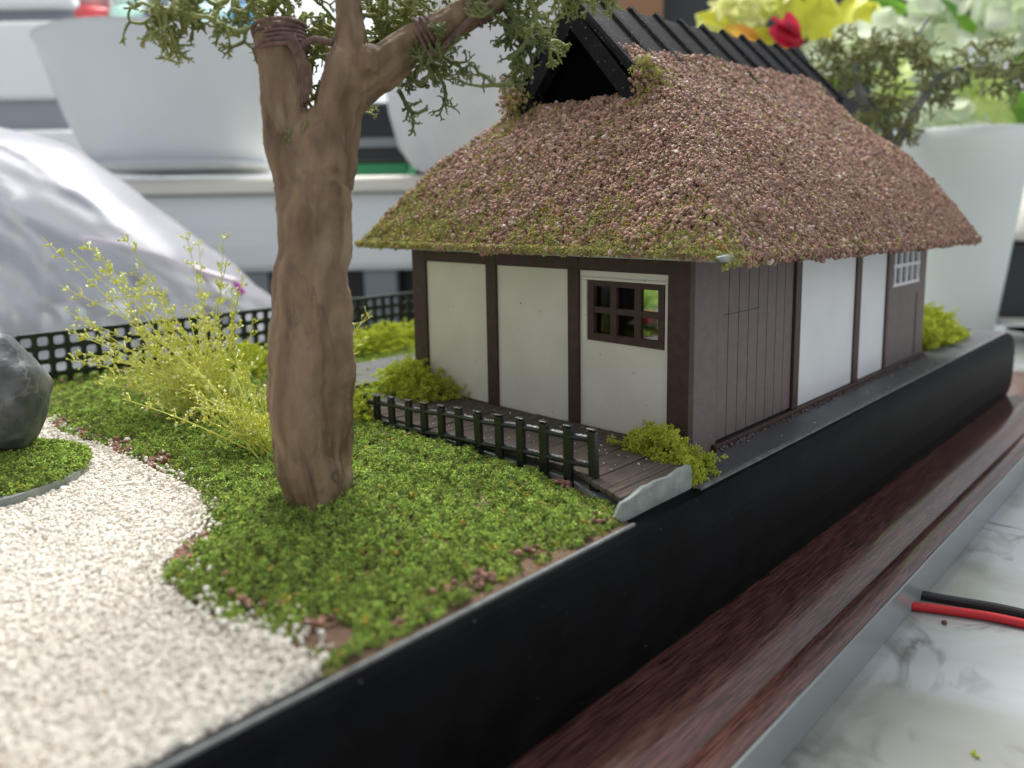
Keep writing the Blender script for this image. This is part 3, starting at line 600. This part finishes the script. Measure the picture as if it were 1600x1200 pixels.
# lichen foliage
def lichen(mb, p, d, length, rad, depth, r, flat=None):
    p = np.array(p, float); d = np.array(d, float); d /= np.linalg.norm(d)
    n = 3; pts = [p]; c = r.normal(0, .35, 3)
    for i in range(n): d = d+c*.35+r.normal(0, .13, 3); d /= np.linalg.norm(d); pts.append(pts[-1]+d*length/n)
    mb.tube(pts, [rad, rad*1.05, rad*.95, rad*.8 if depth else rad*.25], 4, cap=False)
    if depth <= 0: return
    k = 2 if r.random() < .72 else 3
    for j in range(k):
        q = d+r.normal(0, .62, 3); lichen(mb, pts[-1], q, length*r.uniform(.6, .88), rad*r.uniform(.68, .85), depth-1, r)
    if r.random() < .55: lichen(mb, pts[1], d+r.normal(0, .8, 3), length*.45, rad*.6, min(depth-1, 1), r)
def foliage(spots, parent, mat, name, seed, base=.34, rad=.042, depth=4):
    r = np.random.default_rng(seed); mb = MB()
    for (x, y, D, n, spread, dirpx) in spots:
        for _ in range(n):
            c = atd(x+r.normal(0, spread), y+r.normal(0, spread*.6), D+r.normal(0, .25)); v = RT*(dirpx[0]+r.normal(0, .7))+UP*(-dirpx[1]+r.normal(0, .7))+FW*r.normal(0, .6)
            lichen(mb, c, v, base*r.uniform(.75, 1.2), rad*r.uniform(.8, 1.25), depth, r)
    mb.v = local(parent, mb.v); return mb.build(name, mat, parent, smooth=True)
foliage([(292, 4, 11.2, 6, 18, (0, .8)), (275, -15, 11.2, 5, 20, (-.3, .6)), (380, 40, 11.3, 2, 5, (-.2, .6)), (372, 0, 11.3, 3, 8, (-.2, .5)), (400, -10, 11.5, 5, 20, (0, .3)), (455, 20, 12.1, 6, 24, (0, .5)), (500, 30, 12.2, 7, 22, (0, .5)), (470, 60, 12.2, 4, 16, (0, .6)), (490, 100, 12.1, 3, 12, (0, .5)), (596, 25, 12.2, 7, 18, (.3, .2)), (575, 60, 12.0, 3, 10, (0, 0)), (625, 15, 12.2, 4, 10, (.6, 0)), (640, 40, 12.1, 2, 8, (.5, .2)), (470, 180, 11.3, 1, 4, (.1, .2)), (555, 200, 11.9, 1, 3, (.3, -.3)), (495, 125, 12, 2, 8, (-.5, .5))], tree, m_lichen, 'crown', 21, base=.25, rad=.045, depth=5)
foliage([(690, 90, 12.0, 4, 10, (.6, .6)), (665, 105, 12.0, 4, 14, (0, .5)), (650, 95, 12.1, 3, 12, (-.3, .5)), (775, 10, 11.9, 9, 20, (.2, .4)), (800, 35, 11.9, 7, 16, (.1, .6)), (798, 90, 11.7, 3, 9, (0, .7)), (795, 130, 11.6, 2, 6, (0, .6)), (620, 145, 11.8, 1, 4, (.2, .4)), (770, -15, 11.9, 6, 22, (.2, .1)), (745, 10, 12.0, 4, 12, (-.2, .4))], tree, m_lichen_d, 'crown', 22, base=.235, rad=.042, depth=5)
foliage([(845, 0, 11.6, 3, 12, (.2, .7)), (885, -25, 11.6, 5, 20, (.2, .2)), (930, -35, 11.7, 4, 20, (.2, .2)), (832, 60, 11.6, 2, 6, (.1, .7)), (975, -40, 11.8, 3, 14, (0, .2))], tree, m_lichen, 'crown', 23, base=.24, rad=.036, depth=5)

# second tree beyond the house
tree2 = empty('tree', (27.6, 11.3, 0), 'grey stemmed small tree with spreading lichen crown behind the house', 'tree')
mb = MB(); D2 = 27
for pts in ([(1420, 520, 40), (1410, 380, 36), (1400, 260, 15), (1382, 195, 15), (1356, 165, 20), (1335, 120, 9), (1345, 90, 6)], [(1395, 240, 12), (1420, 190, 16), (1445, 150, 13), (1480, 112, 9), (1560, 100, 6)], [(1430, 60, 5), (1452, 26, 4)]):
    P_, R_ = smoothline(*limb(pts, D2)); mb.tube(P_, R_, 10)
mb.v = local(tree2, mb.v); m_grey = M('grey_stem', (.20, .21, .22), (.13, .13, .13), 2, .7, .4, 12); mb.build('trunk', m_grey, tree2, smooth=True)
foliage([(1295, 85, D2, 9, 18, (-.4, .3)), (1320, 75, D2, 12, 20, (-.2, .2)), (1350, 75, D2, 12, 20, (0, .2)), (1380, 80, D2, 12, 20, (.2, .2)), (1415, 78, D2, 12, 20, (.3, .2)), (1320, 115, D2, 10, 16, (-.2, .4)), (1360, 115, D2, 6, 14, (0, .4)), (1450, 92, D2, 11, 18, (.3, .3)), (1480, 115, D2, 12, 18, (.2, .5)), (1530, 98, D2, 12, 20, (.4, .2)), (1580, 102, D2, 12, 22, (.4, .2)), (1460, 140, D2, 8, 12, (0, .6)), (1560, 125, D2, 9, 18, (.3, .5)), (1400, 150, D2-.3, 12, 14, (0, .4)), (1372, 185, D2-.4, 10, 12, (0, .4)), (1410, 190, D2-.4, 8, 10, (0, .4)), (1620, 110, D2, 8, 22, (.4, .1))], tree2, m_lichen_b, 'crown', 31, base=.30, rad=.06, depth=4)

# ------------------------------------------------------------------ yellow-green weed
def weed(root, stems, label, seed, spread):
    r = np.random.default_rng(seed); o = empty('weed', tuple(root), label, 'plant'); ms = MB(); ml = MB(); mt = MB()
    for (tip, lean_d) in stems:
        b = np.array(root)+np.r_[r.normal(0, spread, 2), -.05]; tp = np.array(tip); mid = (b+tp)/2+UP*r.uniform(.05, .25)*np.linalg.norm(tp-b)*.5+r.normal(0, .08, 3)
        P_, R_ = smoothline([b, mid, tp], [.022, .014, .008], 6); ms.tube(P_, R_, 4, cap=False)
        Ls = np.linalg.norm(tp-b); n = int(Ls*9)+3
        for k in range(n):
            u = r.uniform(.25, 1)
            c = P_[min(len(P_)-1, int(u*(len(P_)-1)))]; t = P_[min(len(P_)-1, int(u*(len(P_)-1))+1)]-P_[max(0, int(u*(len(P_)-1))-1)]; t = t/(np.linalg.norm(t)+1e-9)
            side = r.normal(0, 1, 3); side -= t*(side@t); side /= np.linalg.norm(side)
            tw = c+(side*.7+t*.7)*r.uniform(.04, .22)
            ms.tube([c, tw], .007, 3, cap=False)
            for _ in range(r.integers(1, 4)):
                d = side*r.normal(.3, .6)+t+r.normal(0, .45, 3); d /= np.linalg.norm(d); wv = np.cross(d, r.normal(0, 1, 3)); wv /= np.linalg.norm(wv); nn = np.cross(d, wv)
                l = r.uniform(.055, .10); wd = l*.34
                (mt if r.random() < .27 else ml).add([tw, tw+d*l*.45+wv*wd+nn*wd*.5, tw+d*l, tw+d*l*.45-wv*wd+nn*wd*.5, tw+d*l*.5-nn*wd*.5], [(0, 1, 4), (1, 2, 4), (2, 3, 4), (3, 0, 4), (0, 3, 2, 1)])
    for m_, nm, mt_ in ((ms, 'stem', m_weedstem), (ml, 'leaf_spray', m_weed), (mt, 'bud_spray', m_weedtip)):
        m_.v = local(o, m_.v); q = m_.build(nm, mt_, o)
        q['kind'] = 'stuff'
    return o
r = np.random.default_rng(5)
rootA = onz(345, 655, .05); rootB = onz(415, 705, .08); DA = float((rootA-CAM)@FW); DB = float((rootB-CAM)@FW)
tips = [(65, 370), (110, 388), (128, 378), (142, 380), (92, 445), (95, 480), (190, 365), (130, 500), (290, 362), (310, 372), (350, 360), (355, 405), (205, 420), (165, 420), (180, 430), (230, 440), (215, 445), (105, 515), (115, 550), (125, 520), (380, 430), (362, 450), (395, 500), (140, 560), (170, 585), (150, 600)]
stems = [(atd(x, y, DA+r.normal(0, .7)), 0) for x, y in tips]
for _ in range(80):
    a = r.uniform(-.35, 1.0); L_ = r.uniform(40, 185); an = math.radians(90+a*75); stems.append((atd(345+r.normal(-20, 35)+math.cos(an)*L_*1.1, 640-math.sin(an)*L_*.95+r.normal(0, 10), DA+r.normal(0, .8)), 0))
weed(rootA, stems, 'tall feathery yellow green weed in front of the lattice fence', 41, .28)
stB = [(atd(425+r.normal(-70, 55), 640+r.normal(-20, 40), DB+r.normal(0, .4)), 0) for _ in range(34)]+[(atd(580, 485, DB+2.2), 0), (atd(575, 520, DB+2.2), 0)]
weed(rootB, stB, 'short yellow green weed beside the foot of the clay tree', 42, .12)

# ------------------------------------------------------------------ rock on its moss island
isl = empty('moss_island', (2.25, 15.62, 0), 'round moss covered cork island on the white gravel', 'island')
mb = MB(); nk = 40
ring = [(1.58*(1+.05*math.sin(3*a)+.03*math.sin(7*a+1)), a) for a in np.linspace(0, 2*math.pi, nk, endpoint=False)]
mb.prism([(r_*math.cos(a), r_*math.sin(a)) for r_, a in ring], -.02, .17); mb.build('cork_disc', m_card, isl)
rr_ = np.sqrt(RNG.random(4200))*1.54; an = RNG.uniform(0, 6.283, 4200); ip = np.c_[rr_*np.cos(an), rr_*np.sin(an), .19+.28*np.clip(1-(rr_/1.56)**2, 0, 1)+RNG.uniform(-.02, .05, 4200)]
so = scatter('moss_cover', ip, RNG.uniform(.09, .17, 4200), 'crumb', m_moss, isl, seed=9); so['kind'] = 'stuff'
import bmesh
def stone(name, c, rad, mat, label, seed, parent=None, rot=(0, 0, 0)):
    b = bmesh.new(); bmesh.ops.create_icosphere(b, subdivisions=5, radius=1); V = np.array([v.co for v in b.verts]); d = 1+.09*vnoise(V, 1.3, seed)+.04*vnoise(V, 3.2, seed+5)+.012*vnoise(V, 9, seed+9)
    r_ = np.random.default_rng(seed)
    for _ in range(7):
        q = r_.normal(0, 1, 3); q /= np.linalg.norm(q); h = r_.uniform(.66, .86); e = np.maximum(V@q*d-h, 0); d = d-e*.8
    E_ = np.array(Euler(rot).to_matrix())
    for v, p_, k in zip(b.verts, V, d): v.co = Vector((p_*k*np.array(rad))@E_.T)
    me = bpy.data.meshes.new(name); b.to_mesh(me); b.free(); me.materials.append(mat); me.polygons.foreach_set('use_smooth', [True]*len(me.polygons)); o = bpy.data.objects.new(name, me); COL.objects.link(o); o.location = c; return o
rc = atd(-22, 615, 13.3)
rk = stone('rock', tuple(rc), (1.15, 1.05, 1.25), m_rock, '', 3, rot=(.2, .3, .5)); setp(rk, 'smooth dark grey rock with pale veins resting on the moss island', 'rock')

gl = stone('glue_smear', tuple(np.array((10.78, 5.95, tilt(10.8)+.05))-np.array(house.location)), (.50, .05, .075), M('pale_glue', (.34, .38, .385), (.24, .27, .28), 6, .9, .4, 20), '', 6, rot=(0, .1, .1)); gl.parent = roof
# ------------------------------------------------------------------ wires and crumbs on the table
m_red = M('red_wire_skin', (.55, .012, .018), rough=.35); m_blk = M('black_wire_skin', (.012, .012, .014), rough=.35)
def wire(pts, mat, label):
    P_, R_ = smoothline([onz(x, y, TZ+.09) for x, y in pts], [.085]*len(pts), 6); R_[:] = .085; o = MB().tube(P_, R_, 10).build('wire', mat, smooth=True); return setp(o, label, 'wire', 'twin wire on the table')
wire([(1432, 928), (1500, 940), (1560, 950), (1660, 972), (1800, 1000)], m_blk, 'black wire lying beside the red wire on the marble table')
wire([(1420, 946), (1490, 955), (1560, 966), (1660, 988), (1800, 1018)], m_red, 'red wire lying beside the black wire on the marble table')
bm_ = onz(1523, 1183, TZ); setp(joined('foliage_crumb', np.array([bm_+[0, 0, .03], bm_+[.05, .03, .03]]), [.11, .09], 'tuft', m_lime), 'single lime foliage crumb fallen on the marble table', 'crumb')
setp(stone('crumb', tuple(onz(1475, 975, TZ)+[0, 0, .03]), (.05, .05, .04), m_soil, '', 8), 'tiny brown crumb below the red wire on the table', 'crumb')

# ------------------------------------------------------------------ things behind the model
def bgthing(name, px, py, D, label, cat, group=None): return empty(name, tuple(atd(px, py, D)), label, cat, group, RZ)
def S(D): return D/F   # size of one pixel at that distance
m_pwhite = M('white_plastic', (.74, .77, .79), (.70, .73, .76), .1, .35); m_creamp = M('cream_plastic', (.78, .76, .68), rough=.4); m_dk = M('dark_plastic', (.012, .018, .02), rough=.35); m_gry = M('grey_plastic', (.22, .25, .27), rough=.4)
# white rounded cabinet standing on short legs
D = 50; s = S(D); cb = bgthing('white_cabinet', 480, 425, D, 'white rounded cabinet with cream top on grey legs behind the lattice', 'cabinet')
hb = 122*s; mb = MB(); ny = 12
pf = [(6*math.sin(math.radians(a))*-0.35, 0) for a in (0,)]
prf = [(0, .02*hb), (-.25, .0)]+[(-1.2+1.2*(1-math.cos(math.radians(a))), hb*.1+hb*.8*(a/90)) for a in range(0, 91, 15)]
prf = [(1.6, 0), (.4, 0), (.0, .5), (-.25, hb*.35), (-.2, hb*.6), (.1, hb*.85), (.5, hb), (9, hb), (9, 0)]
n = len(prf); x0, x1 = -330*s, 420*s
mb.add([(x, y_, z_) for x in (x0, x1) for y_, z_ in prf], [tuple(range(n)), tuple(range(2*n-1, n-1, -1))]+[(i, n+i, n+(i+1) % n, (i+1) % n) for i in range(n)]); outward(mb.build('body', m_pwhite, cb, bevel=.35, seg=4))
MB().box(x0-.3, x1+.3, -.4, 9.2, hb+.02, hb+.02+24*s).build('top_slab', m_creamp, cb, bevel=.3, seg=3)
for lx in (-95, 110, 330): MB().box((lx-26)*s, (lx+26)*s, .8, 2.4, TZ-cb.location.z, -.02).build('leg', m_gry, cb, bevel=.1)
MB().box(x0+.4, x1-.4, 3.2, 8.6, TZ-cb.location.z, -.03).build('gap_shade', m_dk, cb)  # dark block standing in for the shade in the gap under the cabinet
ctop = cb.location.z+hb+.02+24*s
def pot(name, px, D, prof_px, label, cat, mat, smoothn=48):
    s = S(D); o = bgthing(name, px, prof_px[0][1], D, label, cat); y0 = prof_px[0][1]
    out = [(w_*s, (y0-y_)*s) for w_, y_ in prof_px]; th = .35
    inn = [(max(r_-th, .01), z_+ (th if i == 0 else 0)) for i, (r_, z_) in enumerate(out)][::-1]
    MB().lathe([(.01, 0)]+out+inn+[(.01, out[0][1]+th)], smoothn).build('bowl', mat, o, smooth=True); return o
D1 = 53; p1 = pot('white_pot', 290, D1, [(112, 268), (125, 262), (139, 235), (155, 195), (169, 150), (179, 110), (185, 88), (189, 83)], 'large white tapered pot holding pens left of the tree', 'pot', m_pwhite)
s = S(D1); MB().lathe([(.01, -.12), (118*s, -.12), (150*s, .25), (146*s, .35), (110*s, .05), (.01, .05)], 40).build('saucer', m_pwhite, p1, smooth=True)
items = [(-118, 30, 'red', (.5, .06, .07), 'red capped bottle in the large white pot'), (-70, 26, 'mint', (.42, .68, .58), 'mint green bottle in the large white pot'), (-22, 22, 'navy', (.05, .07, .12), 'navy bottle with pale band in the large white pot'), (55, 28, 'pale', (.5, .72, .68), 'pale mint tube near the middle of the white pot'), (105, 20, 'blue', (.05, .25, .45), 'blue pen bundle at the right side of the white pot')]
for i, (dx, w_, _, c_, lb) in enumerate(items):
    b_ = p1.location+Vector(RT0)*dx*s; zt = 268-10; o = empty('bottle', (b_.x, b_.y, p1.location.z+118*s), lb, 'bottle', 'bottles standing in the white pot', RZ); mm = M('bottle_'+_, c_, rough=.35)
    MB().lathe([(.01, 0), (w_*s, 0), (w_*s, 118*s), (w_*s*.8, 126*s), (.01, 126*s)], 18).build('body', mm, o, smooth=True)
    MB().lathe([(.01, 126*s+.01), (w_*s*.7, 126*s+.01), (w_*s*.7, 165*s), (.01, 165*s)], 18).build('cap', M('cap_'+_, tuple(min(1, q*.6+.2) for q in c_), rough=.4), o, smooth=True)
pot('white_pot', 748, 49, [(70, 276), (100, 262), (122, 232), (135, 180), (142, 110), (146, 40), (148, -30), (150, -60)], 'white round bottomed pot behind the tree branch and roof', 'pot', m_white)
s = S(51); dv = bgthing('black_device', 575, 275, 51, 'black box device on a green base between two white pots', 'device')
MB().box(-50*s, 60*s, 0, 4, 20*s, 112*s).build('body', m_dk, dv, bevel=.2); MB().box(-52*s, 62*s, -.1, 4.2, 0, 19*s).build('base', M('green_plastic', (.02, .22, .09), rough=.4), dv, bevel=.15); MB().box(-48*s, 58*s, -.08, -.01, 44*s, 58*s).build('stripe', m_gry, dv)
# drawers at the far left
s = S(62); dr = bgthing('drawer_unit', 20, 290, 66, 'pale grey drawer unit at the upper left behind the bag', 'drawers')
s = S(66); MB().box(-330*s, 130*s, .6, 14, TZ-dr.location.z, 330*s).build('carcass', M('grey_carcass', (.34, .36, .40), rough=.5), dr, bevel=.2)
for z0, z1 in ((130, 245), (-10, 84), (262, 300)): MB().box(-326*s, 126*s, -.4, .6, z0*s, z1*s).build('drawer_front', m_pwhite, dr, bevel=.35, seg=3)
# clear plastic bag
bg = empty('plastic_bag', tuple(np.r_[atd(150, 500, 36)[:2], TZ]), 'crumpled clear plastic bag slumped behind the lattice fence', 'bag', None, RZ)
outl = [(-420, 150), (-250, 140), (-120, 150), (-40, 175), (0, 193), (60, 215), (120, 240), (180, 280), (240, 325), (300, 378), (350, 425), (400, 462), (440, 495), (470, 560)]
nu, nv_ = 170, 80; s = S(36); vs = []; fs = []
for i in range(nu):
    px = -420+890*i/(nu-1); ty = np.interp(px, [a for a, b in outl], [b for a, b in outl]); top = atd(px, ty, 36); h = top[2]-TZ
    for j in range(nv_):
        a = math.pi*j/(nv_-1); y_ = -math.cos(a)*(2.0+h*.45); z_ = math.sin(a)**.8*h
        vs.append([(px-150)*s, y_, z_])
V = np.array(vs); A_ = V@np.array([.83, 0, -.56]); B_ = V@np.array([.56, 0, .83]); W_ = np.c_[A_*.16, V[:, 1]*.25, B_*.75]; cr = .45*vnoise(V, .2, 2)+.42*np.abs(vnoise(W_, .8, 14))+.22*np.abs(vnoise(W_, 2.0, 22)); V[:, 1] += cr*1.3; V[:, 2] = np.maximum(V[:, 2]+(cr-.45)*np.clip(V[:, 2]/3, 0, 1)*.4, .02)
fs = [(i*nv_+j, (i+1)*nv_+j, (i+1)*nv_+j+1, i*nv_+j+1) for i in range(nu-1) for j in range(nv_-1)]
MB().add(V, fs).build('film', m_bag, bg, smooth=True)
m_pink = M('pink_print', (.74, .62, .70), rough=.5); m_purple = M('purple_print', (.42, .04, .36), rough=.4)
def strip(px, w_, mat, name, D):
    Pn = [atd(x, y, D) for x, y in px]; m2 = MB(); P2 = [q+UP*w_*S(D) for q in Pn]; P3 = [q+FW*.06 for q in Pn]; n = len(Pn)
    P_, R_ = smoothline(Pn, [w_*S(D)/2]*n, 5); m2.tube(P_, R_, 8); m2.v = local(bg, m2.v); m2.build(name, mat, bg, smooth=True)
strip([(125, 372), (190, 382), (260, 402), (320, 425), (370, 440)], 9, m_pink, 'pink_seam', 34.5)
strip([(364, 436), (372, 448), (380, 459)], 10, m_purple, 'purple_tab', 35)
# flower pot with artificial flowers, right
D = 44; s = S(D); fp = bgthing('flower_pot', 1475, 540, D, 'white tapered flower pot behind the right end of the roof', 'pot')
outp = [(55, 540), (62, 530), (75, 420), (88, 300), (98, 232), (104, 214)]
out = [(w_*s*1.0, (540-y_)*s) for w_, y_ in outp]; inn = [(max(r_-.3, .01), z_) for r_, z_ in out[1:]][::-1]
m_potw = M('translucent_white', (.76, .80, .78), rough=.35, trans=.25)
MB().lathe([(.01, 0)]+out+inn+[(.01, out[1][1])], 48).build('bowl', m_potw, fp, smooth=True)
MB().lathe([(.01, TZ-fp.location.z), (60*s, TZ-fp.location.z), (60*s, -.02), (.01, -.02)], 32).build('foot', m_potw, fp, smooth=True)
# petals, leaves
def leafmesh(l, w_, bend, seed, notch=False):
    r_ = np.random.default_rng(seed); mb = MB(); nu, nv2 = 9, 7
    for i in range(nu):
        u = i/(nu-1); ww = w_*math.sin(math.pi*min(1, (u*.93+.05)))**(.65 if notch else .9)
        for j in range(nv2):
            v = j/(nv2-1)*2-1; mb.v.append((u*l, v*ww, -bend*u*u*l+.18*w_*v*v+.05*w_*math.sin(6*u+3*v)))
    mb.f = [(i*nv2+j, (i+1)*nv2+j, (i+1)*nv2+j+1, i*nv2+j+1) for i in range(nu-1) for j in range(nv2-1)]
    return mb
fl_m = {k: M('petal_'+k, c_, c2, .5, .5, trans=.35) for k, c_, c2 in (('white', (.72, .77, .64), (.60, .70, .42)), ('lime', (.44, .58, .13), (.55, .66, .22)), ('leaf', (.20, .42, .03), (.12, .28, .03)), ('yellow', (.62, .60, .03), (.48, .52, .04)), ('red', (.42, .012, .055), (.55, .02, .05)), ('orange', (.72, .24, .02), (.62, .42, .03)), ('cream', (.78, .78, .36), (.66, .70, .22)), ('dark', (.03, .09, .03), (.02, .06, .03)))}
def blades(parent, name, mat, specs, seed):
    r_ = np.random.default_rng(seed)
    for (px, py, D, l, w_, ang, tiltf) in specs:
        mb = leafmesh(l*S(D), w_*S(D)/2, .25, int(r_.integers(1e6)))
        d = RT*math.cos(math.radians(ang))+UP*math.sin(math.radians(ang))+FW*tiltf; d /= np.linalg.norm(d); nrm = -FW+r_.normal(0, .25, 3)+UP*.5; nrm -= d*(nrm@d); nrm /= np.linalg.norm(nrm); sd = np.cross(nrm, d); o0 = atd(px, py, D)
        mb.v = local(parent, [o0+d*a+sd*b+nrm*c for a, b, c in mb.v]); mb.build(name, mat, parent, smooth=True)
def floret(parent, px, py, D, size, mat, seed, n=4):
    r_ = np.random.default_rng(seed); a0 = r_.uniform(0, 90)
    blades(parent, 'petal', mat, [(px, py, D+r_.normal(0, .2), size, size*1.05, a0+k*360/n+r_.normal(0, 8), r_.normal(-.1, .25)) for k in range(n)], seed)
def flower(px, py, D, label): return bgthing('flower', px, py, D, label, 'flower', 'artificial flowers in the white pot')
f1 = flower(1500, 20, 43, 'big pale white hydrangea head at the upper right corner')
for i, (x, y) in enumerate([(1470, 20), (1530, 35), (1575, 10), (1500, -20), (1560, 60), (1600, 45), (1440, -10), (1610, -10)]): floret(f1, x, y, 43+random.uniform(-1, 1), 46, fl_m['white'], 60+i)
f2 = flower(1390, 60, 42, 'white hydrangea head directly behind the far lichen tree')
for i, (x, y) in enumerate([(1370, 50), (1420, 45), (1460, 60), (1490, 70), (1340, 60), (1400, 100), (1290, 90), (1380, 125), (1440, 120), (1480, 100)]): floret(f2, x, y, 42+random.uniform(-1, 1.5), 40, fl_m['white'], 80+i)
f3 = flower(1470, 180, 41, 'pale lime hydrangea head drooping over the pot rim')
for i, (x, y) in enumerate([(1440, 185), (1500, 190), (1470, 165), (1530, 150), (1550, 175), (1400, 130)]): floret(f3, x, y, 40.5+random.uniform(-.6, .6), 42, fl_m['lime'] if i in (3, 4, 5) else fl_m['white'], 100+i)
f4 = flower(1150, 30, 44, 'creamy yellow blossom head left of the red bud')
for i, (x, y) in enumerate([(1130, 20), (1160, 30), (1185, 12), (1150, 5), (1200, 5), (1110, 40)]): floret(f4, x, y, 44, 28, fl_m['cream'], 120+i, 5)
f5 = flower(1230, 50, 42, 'deep red closed bud between yellow leaves')
blades(f5, 'petal', fl_m['red'], [(1205, 30, 41.8, 62, 46, -18, .1), (1200, 50, 41.6, 62, 44, -10, 0), (1228, 20, 41.7, 58, 40, -70, .1), (1215, 55, 41.5, 44, 36, 10, .1)], 140)
lv = bgthing('leaf_spray', 1500, 120, 44, 'green and yellow leaves spreading from the white flower pot', 'leaves')
blades(lv, 'leaf', fl_m['yellow'], [(1245, 70, 43, 100, 56, 95, 0), (1270, 75, 43, 110, 60, 70, .1), (1290, 60, 43.5, 90, 50, 100, 0), (1330, 70, 43.5, 110, 56, 80, .2), (1160, 60, 43, 70, 34, 10, .1), (1090, 25, 43, 60, 26, -5, .1), (1200, 75, 42, 90, 40, -28, 0), (1340, 60, 43, 80, 50, 60, .1), (1200, 20, 43.5, 60, 40, 60, .2)], 150)
blades(lv, 'leaf', fl_m['orange'], [(1130, 45, 42.5, 75, 36, -10, 0), (1150, 62, 42.5, 60, 30, -5, .1)], 151)
blades(lv, 'leaf', fl_m['leaf'], [(1470, 0, 42.5, 120, 34, -38, 0), (1570, 140, 42, 110, 70, -60, 0), (1555, 190, 41.5, 90, 60, -50, .1), (1540, 150, 42.5, 110, 50, -20, .1), (1590, 170, 42, 90, 60, -80, 0), (1340, 15, 44, 110, 34, 10, .1), (1580, 120, 43, 80, 50, 40, 0), (1280, 80, 44, 80, 40, -60, .2)], 152)
blades(lv, 'leaf', fl_m['dark'], [(1540, 180, 44.5, 110, 90, -70, 0), (1480, 200, 44.5, 110, 60, -20, .2), (1420, 190, 44.5, 100, 60, 180, .2), (1500, 120, 45, 130, 90, -10, .2), (1400, 120, 45, 120, 90, 150, .2), (1560, 120, 45, 100, 90, -80, .1), (1330, 130, 45, 100, 80, 120, .2), (1310, 90, 46, 110, 90, 60, .2)], 153)
# right-hand clutter
s = S(48); wb = bgthing('white_box', 1520, 492, 48, 'small white rounded box to the right of the house behind the pot', 'box'); MB().box(-34*s, 36*s, 0, 3, 0, 92*s).build('body', M('pale_box', (.48, .53, .56), rough=.4), wb, bevel=.35, seg=4); MB().box(-30*s, 32*s, .2, 2.8, TZ-wb.location.z, -.02).build('stand', m_dk, wb)
s = S(50); bb = bgthing('black_case', 1610, 505, 50, 'black case standing at the right edge beside the small white box', 'case'); MB().box(-58*s, 90*s, 0, 6, 0, 130*s).build('body', m_dk, bb, bevel=.3); MB().box(-62*s, 94*s, -.2, 6.2, TZ-bb.location.z, -.02).build('foot', m_gry, bb, bevel=.1)
s = S(45); bl = bgthing('blue_lid', 1615, 556, 45, 'dark blue round lid at the right edge beyond the black base', 'lid'); MB().lathe([(.01, 0), (44*s, 0), (44*s, 36*s), (40*s, 40*s), (.01, 40*s)], 32).build('lid_body', M('navy_plastic', (.012, .035, .11), rough=.35), bl, smooth=False, bevel=.1); MB().lathe([(.01, TZ-bl.location.z), (40*s, TZ-bl.location.z), (40*s, -.02), (.01, -.02)], 24).build('jar', m_creamp, bl, smooth=True)
s = S(46); bt = bgthing('beige_bottle', 1605, 375, 49, 'cream rounded bottle at the right edge above the black case', 'bottle'); MB().lathe([(.01, 0), (26*s, 0), (30*s, 20*s), (28*s, 60*s), (14*s, 85*s), (14*s, 100*s), (.01, 100*s)], 28).build('body', m_creamp, bt, smooth=True); MB().lathe([(.01, 100*s+.01), (16*s, 100*s+.01), (16*s, 125*s), (.01, 125*s)], 20).build('cap', m_pwhite, bt, smooth=True)
s = S(70); ds = bgthing('dark_shelf', 1040, 330, 70, 'dark shelf unit behind the ridge of the roof', 'shelf'); MB().box(-420*s, 480*s, 2, 16, TZ-ds.location.z, 420*s).build('carcass', M('dark_wood', (.018, .02, .022), rough=.5), ds, bevel=.2); MB().box(-75*s, -5*s, .5, 2, 270*s, 420*s).build('brown_board', M('brown_board', (.20, .10, .05), rough=.5), ds, bevel=.1)
# red cap seen through the house windows
rcap = empty('red_capped_jar', (23.1, 16.3, .22), 'small green jar with a red cap seen through the deck window', 'jar'); MB().lathe([(.01, 0), (.58, 0), (.6, .05), (.6, .17), (.01, .17)], 24).build('jar_body', M('green_glass', (.10, .22, .05), rough=.3), rcap, smooth=True); MB().lathe([(.01, .172), (.62, .172), (.62, .46), (.01, .46)], 24).build('cap', m_red, rcap, smooth=True)
bush((29.2, 20.2, .1), (1.8, 1.8, .75), 700, .3, 'green bush seen through the deck window of the house', mat=m_moss, seed=9)
